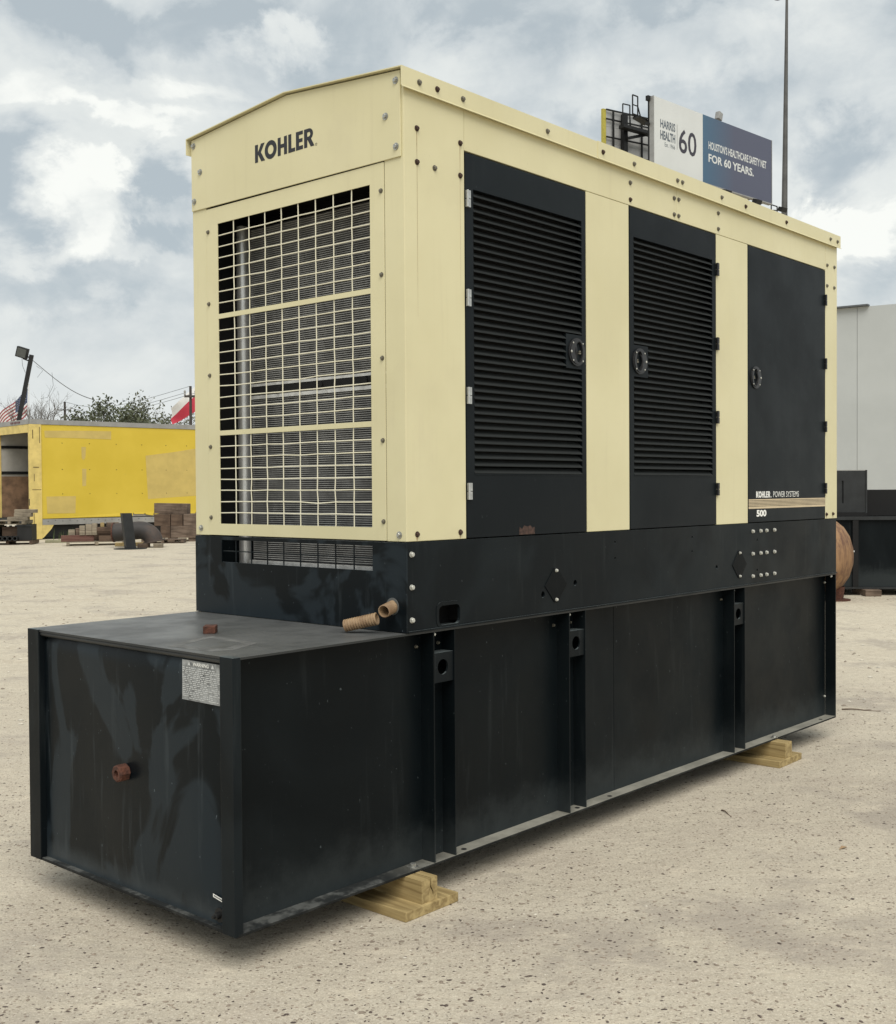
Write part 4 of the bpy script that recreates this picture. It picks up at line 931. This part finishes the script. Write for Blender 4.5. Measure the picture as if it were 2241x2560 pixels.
m = MB(); p0 = top_+Vector((.03, 43.2, -.2)); p1 = Vector((-21.4, 70, 7.2)); m.tube([p0.lerp(p1, k/12)-Vector((0, 0, .5*math.sin(math.pi*k/12)*.5)) for k in range(13)], [.012+.012*k/12 for k in range(13)], 5)
q = p0.lerp(p1, .11); m.tube([p0+Vector((.1, .1, -.2)), p0+Vector((.28, .3, -.35)), p0+Vector((.1, .2, -.62))], .006, 4); m.tube([p0.lerp(p1, .22), p0.lerp(p1, .22)+Vector((.05, 0, -.55)), p0.lerp(p1, .22)+Vector((-.2, 0, -1.05)), p0.lerp(p1, .22)+Vector((-.5, 0, -1.1))], .008, 4)
tag(m.build('power_cable', M_WIRE, None), 'slack power cable running from the leaning floodlight pole towards the trees', 'cable')

# ------------------------------------------------------------------ flags
def cloth(name, label, fn, nu, nv, colf, mats):
    m = MB()
    for j in range(nv+1):
        for i in range(nu+1): m.v.append(fn(i/nu, j/nv))
    for j in range(nv):
        for i in range(nu):
            a = j*(nu+1)+i; m.f.append((a, a+1, a+nu+2, a+nu+1)); m.m.append(colf((i+.5)/nu, (j+.5)/nv))
    return tag(m.build(name, mats, None, smooth=True, recalc=False), label, 'flag')
fp = thing('flagpole', 'thin white flagpole carrying the striped flag behind the trailer', 'flagpole', (-29.0, 80, 0))
MB().tube([(0, 0, 0), (0, 0, 9.05)], [.07, .03], 8).build('pole', M_FWHITE, fp); MB().lathe((0, 0, 9.05), (0, 0, 1), [(0, .03), (.04, .055), (.09, .03), (.1, 0)], 8).build('finial', M_FWHITE, fp)
def usf(u, v):   # u along the fly, v from top to bottom of the hoist: drooping towards lower left
    return (-29.04-2.15*u-.05*math.sin(9*u+2*v), 79.95+.25*math.sin(7*u+1.5*v)*u, 8.8-1.8*v-2.0*u*(1-.18*v)-.10*math.sin(6*u+2*v)*u)
cloth('flag', 'stars and stripes flag drooping from the thin white flagpole', usf, 40, 26, lambda u, v: 2 if (u < .42 and v < 7/13) else (0 if int(v*13) % 2 == 0 else 1), [M_FRED2, M_FWHITE, M_FBLUE])
m = MB()
rs_ = []
for r_ in range(5):
    for c_ in range(6):
        u, v = .04+.062*c_, .05+.095*r_; p = Vector(usf(u, v)); m.add([p+Vector((.035*math.cos(k*2.513+1.57), -.03, .035*math.sin(k*2.513+1.57))) for k in range(5)], [(0, 2, 4, 1, 3)] if False else [(0, 1, 2, 3, 4)])
st_ = m.build('flag_stars', M_FWHITE, None, recalc=False); st_.parent = bpy.data.objects['flag']
fp = thing('flagpole', 'tall flagpole of the white and red flag, hidden by the generator', 'flagpole', (-16.2, 80, 0))
MB().tube([(0, 0, 0), (0, 0, 10.2)], [.08, .03], 8).build('pole', M_FWHITE, fp)
def txf(u, v):
    x = -16.25-2.92*u; zb = 8.08+(x+17.47)*.755+.10*math.sin(5*u)
    z = zb+.74*(1-2*v)*(1-.1*u) if v < .5 else zb-(2*v-1)*(1.05-.62*max(0, (u-.4)/.6))
    return (x+.05*math.sin(8*v), 80+.24*math.sin(6.5*u+2.5*v)*u, z)
cloth('flag', 'white over red flag streaming left beside the near utility pole', txf, 34, 20, lambda u, v: 2 if u < .33 else (0 if v < .5 else 1), [M_FWHITE, M_FRED, M_FBLUE])

# ------------------------------------------------------------------ utility poles and wires
def upole(label, x, y, h, r, arm_z, arm, rz):
    t = thing('utility_pole', label, 'utility pole', (x, y, 0), rz, 'utility poles along the far street')
    MB().tube([(0, 0, 0), (0, 0, h)], [r*1.25, r*.8], 8).build('pole', M_POLEWOOD, t); MB().box(-arm, arm, -.06-r, .06-r, arm_z-.07, arm_z+.07).build('crossarm', M_POLEWOOD, t)
    for q in (-.92, .92): MB().lathe((q*arm, -r, arm_z+.07), (0, 0, 1), [(0, .05), (.08, .07), (.16, .05), (.24, .08), (.34, .04)], 8).build('insulator', M_ALU, t)
    return t
upole('taller wooden utility pole in front of the white and red flag', -16.90, 76, 8.54, .105, 7.86, .38, 0)
upole('farther wooden utility pole among the bare trees above the trailer', -59.65, 180, 15.7, .22, 14.4, 1.05, 0)
for lab, a, b in (('topmost wire', (-16.90, 76, 8.54), (-59.65, 180, 15.7)), ('middle wire', (-17.25, 76, 8.1), (-60.6, 180, 14.75)), ('lowest wire', (-16.55, 76, 8.1), (-58.7, 180, 14.75))):
    a, b = Vector(a), Vector(b); m = MB(); m.tube([a.lerp(b, k/10)-Vector((0, 0, 1.1*math.sin(math.pi*k/10))) for k in range(11)], [.014+.022*k/10 for k in range(11)], 4)
    tag(m.build('power_line', M_WIRE, None), lab+' strung between the two wooden utility poles', 'power line', 'wires between the utility poles')

# ------------------------------------------------------------------ trees
def tree(name, label, x, y, h, spread, seed, bark, leaf=None, nleaf=0, lsize=.12, depth=5, r0=.16, first=.3, group='trees beyond the yard'):
    rg = random.Random(seed); t = thing(name, label, 'tree', (x, y, 0), 0, group); tr, tw = MB(), MB(); tips = []
    def grow(p, d, ln, r, lev):
        q = p; pts = [p]; dd = d.copy(); n = 3
        for k in range(n):
            dd = (dd+Vector((rg.gauss(0, .13), rg.gauss(0, .13), rg.gauss(.04, .08)))).normalized(); q = q+dd*ln/n; pts.append(q)
        (tr if lev < 2 else tw).tube(pts, [r*(1-.45*k/n) for k in range(n+1)], 6 if lev < 2 else 3, caps=False)
        if lev >= depth: tips.append(q); return
        if lev >= depth-1: tips.append(pts[2])
        for k in range(rg.choice((2, 3, 3)) if lev < depth-1 else rg.choice((2, 3))):
            a = rg.uniform(0, 6.28); ang = rg.uniform(.3, .75)*spread; o = dd.orthogonal().normalized(); o.rotate(Matrix.Rotation(a, 3, dd))
            grow(pts[rg.choice((2, 3, 3))], (dd*math.cos(ang)+o*math.sin(ang)).normalized(), ln*rg.uniform(.62, .82), r*.56, lev+1)
    grow(Vector((0, 0, 0)), Vector((rg.gauss(0, .05), 0, 1)), h*first, r0, 0)
    zmax = max(q.z for q in tips); k = h/zmax
    for mb in (tr, tw): mb.v = [(v[0]*k, v[1]*k, v[2]*k) for v in mb.v]
    tr.build('trunk', bark, t, recalc=False); tw.build('twigs', bark, t, recalc=False)
    if nleaf:
        lf = MB()
        for _ in range(nleaf):
            c = rg.choice(tips)*k+Vector((rg.gauss(0, .22), rg.gauss(0, .22), rg.gauss(0, .2))); a = Vector((rg.gauss(0, 1), rg.gauss(0, 1), rg.gauss(0, 1))).normalized(); b = a.orthogonal().normalized(); s = lsize*rg.uniform(.6, 1.3)
            lf.add([c-a*s, c+b*s*.5, c+a*s, c-b*s*.5], [(0, 1, 2, 3)])
        lf.build('crown', leaf, t, recalc=False)
    return t
tree('bare_tree', 'bare grey tree with a rounded twiggy crown right of the striped flag', -26.4, 75, 8.45, .95, 3, M_BARK, depth=6, r0=.15, first=.26)
tree('bare_tree', 'bare tree at the left edge, behind the floodlight pole', -29.6, 75, 8.1, .9, 9, M_BARK, depth=6, r0=.14, first=.26)
tree('bare_tree', 'low bare tree beside the farther utility pole', -24.6, 74, 7.5, 1.0, 14, M_BARK, depth=6, r0=.10, first=.24)
tree('oak_tree', 'dark leafy tree just right of the farther utility pole', -25.5, 85, 8.2, 1.05, 21, M_BARK_D, M_LEAF, 2300, .13, 6, .2, .26)
tree('oak_tree', 'tallest dark leafy tree in the middle above the trailer', -24.2, 86, 8.75, 1.0, 33, M_BARK_D, M_LEAF, 2100, .13, 6, .2, .26)
tree('oak_tree', 'thin half bare leafy tree, right of the dark leafy trees', -22.6, 85, 8.75, .75, 41, M_BARK_D, M_LEAF2, 600, .11, 6, .14, .3)
tree('small_tree', 'small sparse tree between the leafy trees and the red flag', -21.35, 85, 7.6, .85, 52, M_BARK_D, M_LEAF2, 500, .10, 5, .09, .3)
tree('small_tree', 'small leafy tree below the white and red flag', -18.0, 90, 7.9, .95, 61, M_BARK_D, M_LEAF2, 900, .12, 5, .12, .3)
tree('oak_tree', 'low dark leafy tree at the left of the leafy group', -23.6, 80, 7.4, 1.1, 71, M_BARK_D, M_LEAF, 1500, .13, 6, .15, .25)

# ------------------------------------------------------------------ billboard
b0 = Vector((12.40, 69.0, 20.75)); bdir = Vector((9.52, 9.0, 0)); BL = bdir.length; BRZ = math.atan2(bdir.y, bdir.x); BH = 4.22
BB = thing('billboard', 'tall white and blue billboard rising behind the generator roof', 'billboard', b0, BRZ)
MX = 5.06
PAN = MB().box(0, MX-.005, 0, .25, 0, BH).build('poster_panel', M_BBWHITE, BB); PB_ = MB().box(MX+.005, BL, 0, .25, 0, BH).build('poster_panel', M_BBBLUE, BB)
MB().box(-.03, BL+.03, -.02, .28, -.08, -.005).build('lower_trim', M_ALU, BB); MB().box(-.06, -.005, -.02, .28, -.08, BH).build('end_trim', M_ALU, BB); MB().box(BL+.005, BL+.06, -.02, .28, -.08, BH).build('end_trim', M_ALU, BB)
bt = lambda x0, x1, z0, z1: (lambda u, v: (x0+(x1-x0)*u, -.006, z0+(z1-z0)*v))
def bb_at(u, v):
    """panel coordinates of a photo pixel"""
    d = _fw + _rt*((u-1120.5)/FPX) - _up*((v-1280)/FPX); o = Vector((0, 0, CAM_Z)); nrm = Vector((bdir.y, -bdir.x, 0)).normalized()
    q = o+d*((b0-o).dot(nrm)/d.dot(nrm)); return (q-b0).dot(bdir.normalized()), q.z-b0.z
def bz(a, b): return bb_at(1480+a/3.3185, b/3.3185)
for s, px0, px1, py1, py0, mt, off, par in (('HARRIS', 568, 692, 985, 1056, M_BBGREY, .028, PAN), ('HEALTH', 568, 692, 1076, 1150, M_BBGREY, .036, PAN), ('Est. 1966', 605, 690, 1180, 1214, M_BBGREY, .0, PAN),
                       ('60', 722, 868, 1060, 1262, M_BBINK, .010, PAN), ("HOUSTON'S HEALTHCARE SAFETY NET", 968, 1447, 1168, 1236, M_BBWHITE, .022, PB_), ('FOR 60 YEARS.', 968, 1342, 1272, 1342, M_BBWHITE, .026, PB_)):
    x0, z0 = bz(px0, py0); z1 = bz(px0, py1)[1]; x1 = bz(px1, py0+.34*(px1-px0))[0]
    lay_text('lettering', font_mesh(s, off), bt(x0, x1, z0, z1), mt, par)
x0, z0 = bz(708, 1240); x1, z1 = bz(709, 1035); MB().box(x0-.02, x0+.02, -.008, -.003, z0, z1).build('divider', M_ALU, PAN)
# steelwork: catwalks, lamps, column
def cage(par, x, y, z, w, h, dpt=.9):
    m = MB()
    for a in (0, w): m.bar((x+a, y, z), (x+a, y, z+h), .06, .06)
    m.bar((x, y, z+h), (x+w, y, z+h), .06, .06); m.bar((x, y, z+h*.5), (x+w, y, z+h*.5), .05, .05); m.bar((x, y, z), (x+w, y, z), .08, .1)
    m.bar((x+w, y, z+h*.5), (x+w+.8, y+.3, z-.1), .06, .06); m.bar((x, y, z), (x+w+.9, y+.3, z-.25), .07, .1); return m.build('catwalk_frame', M_DARK, par)
m = MB()
for z in (.5, 1.6, 2.7, 3.8): m.bar((.1, .4, z), (BL-.1, .4, z), .1, .14)
for k in range(9): m.bar((.3+k*1.55, .55, 0), (.3+k*1.55, .55, BH), .14, .14)
m.build('back_frame', M_DARK, BB)
cage(BB, -.75, 1.0, 3.2, .50, 1.15); MB().bar((-.55, .9, 3.05), (.6, .9, 2.9), .5, .12).build('catwalk', M_DARK, BB)
cage(BB, BL+.30, .2, -.85, .75, .85); MB().bar((.5, -.5, -.9), (BL+1.3, -.3, -.9), .6, .08).build('catwalk', M_DARK, BB)
for x in (2.2, 5.6, 9.1, 12.2):
    MB().bar((x, .0, -.6), (x, -1.3, -.85), .06, .06).build('lamp_arm', M_DARK, BB); MB().obox((x, -1.35, -.80), (.3, 0, 0), (0, .16, .05), (0, -.06, .13)).build('lamp', M_DARK, BB)
MB().bar((7.45, .3, BH-.1), (7.45, .3, BH+.25), .06, .06).build('lamp_arm', M_DARK, BB); MB().obox((7.3, .3, BH+.42), (.2, 0, -.06), (0, .16, 0), (.06, 0, .24)).build('lamp', M_ALU, BB, bevel=.04)
MB().obox((-.08, .3, BH-.12), (.20, 0, 0), (0, .1, 0), (0, 0, .14)).build('end_bracket', M_DARK, BB); MB().obox((-.13, .35, 2.6), (.15, 0, 0), (0, .1, 0), (0, 0, .07)).build('end_bracket', M_DARK, BB)
m = MB(); m.tube([(BL*.5, 3.0, -b0.z), (BL*.5, 3.0, .5)], .75, 18); m.build('column', M_DARK, BB, smooth=True)
m = MB(); m.bar((BL*.5, .5, .1), (BL*.5, 6, .1), .5, .6); m.build('cross_beam', M_DARK, BB)
# the rear face of the V, seen from behind
c0 = Vector((10.30, 75.0, 23.0)); cd = Vector((10, 6.4, 0)); a_ = math.atan2(cd.y, cd.x)-BRZ
BK = link('rear_board', None, BB); BK.location = Matrix.Rotation(-BRZ, 3, 'Z') @ (c0-b0); BK.rotation_euler = (0, 0, a_); CL = cd.length
for k in range(4): MB().box(.05, CL, .0, .06, -1.1+k*1.06, -.055+k*1.06).build('board_panel', plain('board_back', (.42, .42, .41), .7, 0, .08, .8), BK)
MB().box(-.22, .04, -.08, .1, -1.1, 3.14).build('yellow_edge', plain('yellow_edge', (.42, .36, .06), .6), BK)
m = MB()
for z in (-.7, .35, 1.35, 2.5, 3.1): m.bar((0, -.15, z), (CL, -.15, z), .07, .09)
for x in (.55, 3.0, 5.5, 8): m.bar((x, -.2, -1.1), (x, -.2, 3.1), .1, .1)
m.bar((1.35, -.35, -1.2), (1.35, -.35, 2.95), .33, .33); m.bar((3.1, -.3, -1.0), (4.4, -.3, .4), .05, .05); m.bar((1.5, -.3, .5), (3.0, -.3, -.6), .04, .04)
m.bar((.7, -.8, 1.95), (4.0, -.9, 1.75), .5, .2); m.bar((1.3, -.7, 1.3), (4.3, -.7, 2.2), .14, .18)
m.build('board_frame', M_DARK, BK)
for x, z in ((.70, 2.0), (3.1, -.9)):
    m = MB()
    for a in (0, .6): m.bar((x+a, -.95, z), (x+a, -.95, z+1.35), .06, .06)
    m.bar((x, -.95, z+1.35), (x+.6, -.95, z+1.35), .06, .06); m.bar((x, -.95, z+.7), (x+.6, -.95, z+.7), .05, .05); m.bar((x+.6, -.95, z+.7), (x+1.1, -.5, z-.05), .06, .06); m.build('catwalk_frame', M_DARK, BK)

# ------------------------------------------------------------------ high-mast light pole
t = thing('light_mast', 'very tall tapering steel light mast right of the billboard', 'light mast', (32.05, 110, 0))
pa = at(1480+1598/3.3185, 540, 110); pb = at(1480+1618/3.3185, 0, 110)
sl = (pb.x-pa.x)/(pb.z-pa.z); xx = lambda z: pa.x-32.05+sl*(z-pa.z)
MB().tube([(xx(0), 0, 0), (xx(27), 0, 27), (xx(50), 0, 50)], [.46, .29, .105], 14).build('pole', M_GALV, t, smooth=True)
m = MB(); m.tube([(xx(50), 0, 49.2), (xx(50)-.9, 0, 49.1)], .05, 6); m.lathe((xx(50)-.85, 0, 47.75), (0, 0, 1), [(0, .12), (.1, .36), (.5, .42), (.9, .3), (1.3, .12)], 14); m.build('luminaire', M_DARK, t)

# ------------------------------------------------------------------ grey building
t = thing('warehouse', 'plain pale grey warehouse wall at the right edge', 'building', (0, 0, 0))
pA, pB, pC = Vector((8.0, 50.5, 0)), Vector((15.98, 45, 0)), Vector((30, 36.2, 0))
def wallp(name, p, q, h0, h1, th=.25, mat=M_CONCWALL):
    d = (q-p); n = Vector((-d.y, d.x, 0)).normalized()*th; m = MB()
    m.add([p, q, q+n, p+n, p+Vector((0, 0, h0)), q+Vector((0, 0, h1)), q+n+Vector((0, 0, h1)), p+n+Vector((0, 0, h0))], [(0, 3, 2, 1), (4, 5, 6, 7), (0, 1, 5, 4), (1, 2, 6, 5), (2, 3, 7, 6), (3, 0, 4, 7)]); return m.build(name, mat, t)
e = (pB-pA).normalized()*.01
wallp('wall_panel', pA, pB-e, 8.62, 8.62); 
f_ = (pC-pB).normalized()
for k in range(3):
    a = pB+(pC-pB)*k/3+f_*.005; b = pB+(pC-pB)*(k+1)/3-f_*.005; wallp('wall_panel', a, b, 8.62, 8.62)
d = (pB-pA).normalized(); n = Vector((d.y, -d.x, 0)); m = MB(); p = pA+n*.06+Vector((0, 0, 8.625)); q = pB+n*.06+d*.45+Vector((0, 0, 8.625)); m.bar(p+Vector((0, 0, .03)), q+Vector((0, 0, .03)), .3, .06); m.build('roof_flashing', M_FLASH, t)

# ------------------------------------------------------------------ black tanks and rusty head on the right
t = thing('base_tank', 'long low black fuel base tank on a wood block near the grey wall', 'tank', (6.30, 17.25, .13), R(-6))
MB().box(-1.1, 2.6, .0, 1.3, .0, 1.0).build('tank_body', M_TSIDE, t); MB().box(-1.12, 2.62, -.05, 1.35, 1.002, 1.05).build('top_flange', M_STEEL, t); MB().box(-1.12, 2.62, -.05, 1.35, -.03, -.002).build('bottom_flange', M_STEEL, t)
for x in (-.2, .75, 1.7): MB().box(x-.04, x+.04, -.045, -.001, .0, 1.0).build('stiffener', M_VOID, t)
MB().box(-.35, -.22, -.052, -.046, .52, .545).build('name_plate', M_FINRIM, t)
o = MB().box(-.12, .12, -.3, .3, 0, .098).build('timber_block', M_OLDWOOD, None, bevel=.01); o.location = (6.30, 17.35, 0); tag(o, 'brown wood block under the long low black tank', 'block')
t = thing('control_cabinet', 'black steel box with a tall narrow slot, on the long low tank', 'cabinet', (6.02, 17.42, 1.181), R(-3))
m = MB(); m.plate(rect(-.9, .285, .06, .69), [rect(-.065, -.040, .20, .54)], XZ, 0, .03); m.build('front_panel', M_STEEL, t)
MB().box(-.9, .285, .031, .7, .06, .69).build('box_body', M_STEEL, t); MB().box(.286, .310, -.01, .72, .045, .70).build('corner_angle', M_STEEL, t); MB().box(-.9, .31, -.008, .72, .0, .058).build('skid', M_VOID, t); MB().box(-.9, .285, .0, .7, .691, .70).build('top_plate', M_ALU, t)
o = MB().box(.0, 1.6, 0, .9, 0, .40).build('steel_box', M_VOID, None, bevel=.01); o.location = (6.36, 17.6, 1.181); o.rotation_euler = (0, 0, R(-3)); tag(o, 'low plain black steel box at the right edge, on the long low tank', 'box')
t = thing('rusty_tank', 'rusty orange domed round tank end standing past the far corner', 'tank', (5.47, 16.55, 0), R(-24))
m = MB(); m.lathe((0, 0, .635), (1, 0, 0), [(-.34, 0), (-.33, .12), (-.28, .29), (-.2, .42), (-.1, .50), (0, .525), (.1, .50), (.2, .42), (.28, .29), (.33, .12), (.34, 0)], 40); m.build('domed_shell', M_RTANK, t, smooth=True)
m = MB(); m.lathe((.1, 0, 0), (0, 0, 1), [(0, 0), (0, .20), (.02, .20), (.02, .10), (.20, .12)], 18); m.build('stand_foot', M_RUST, t)
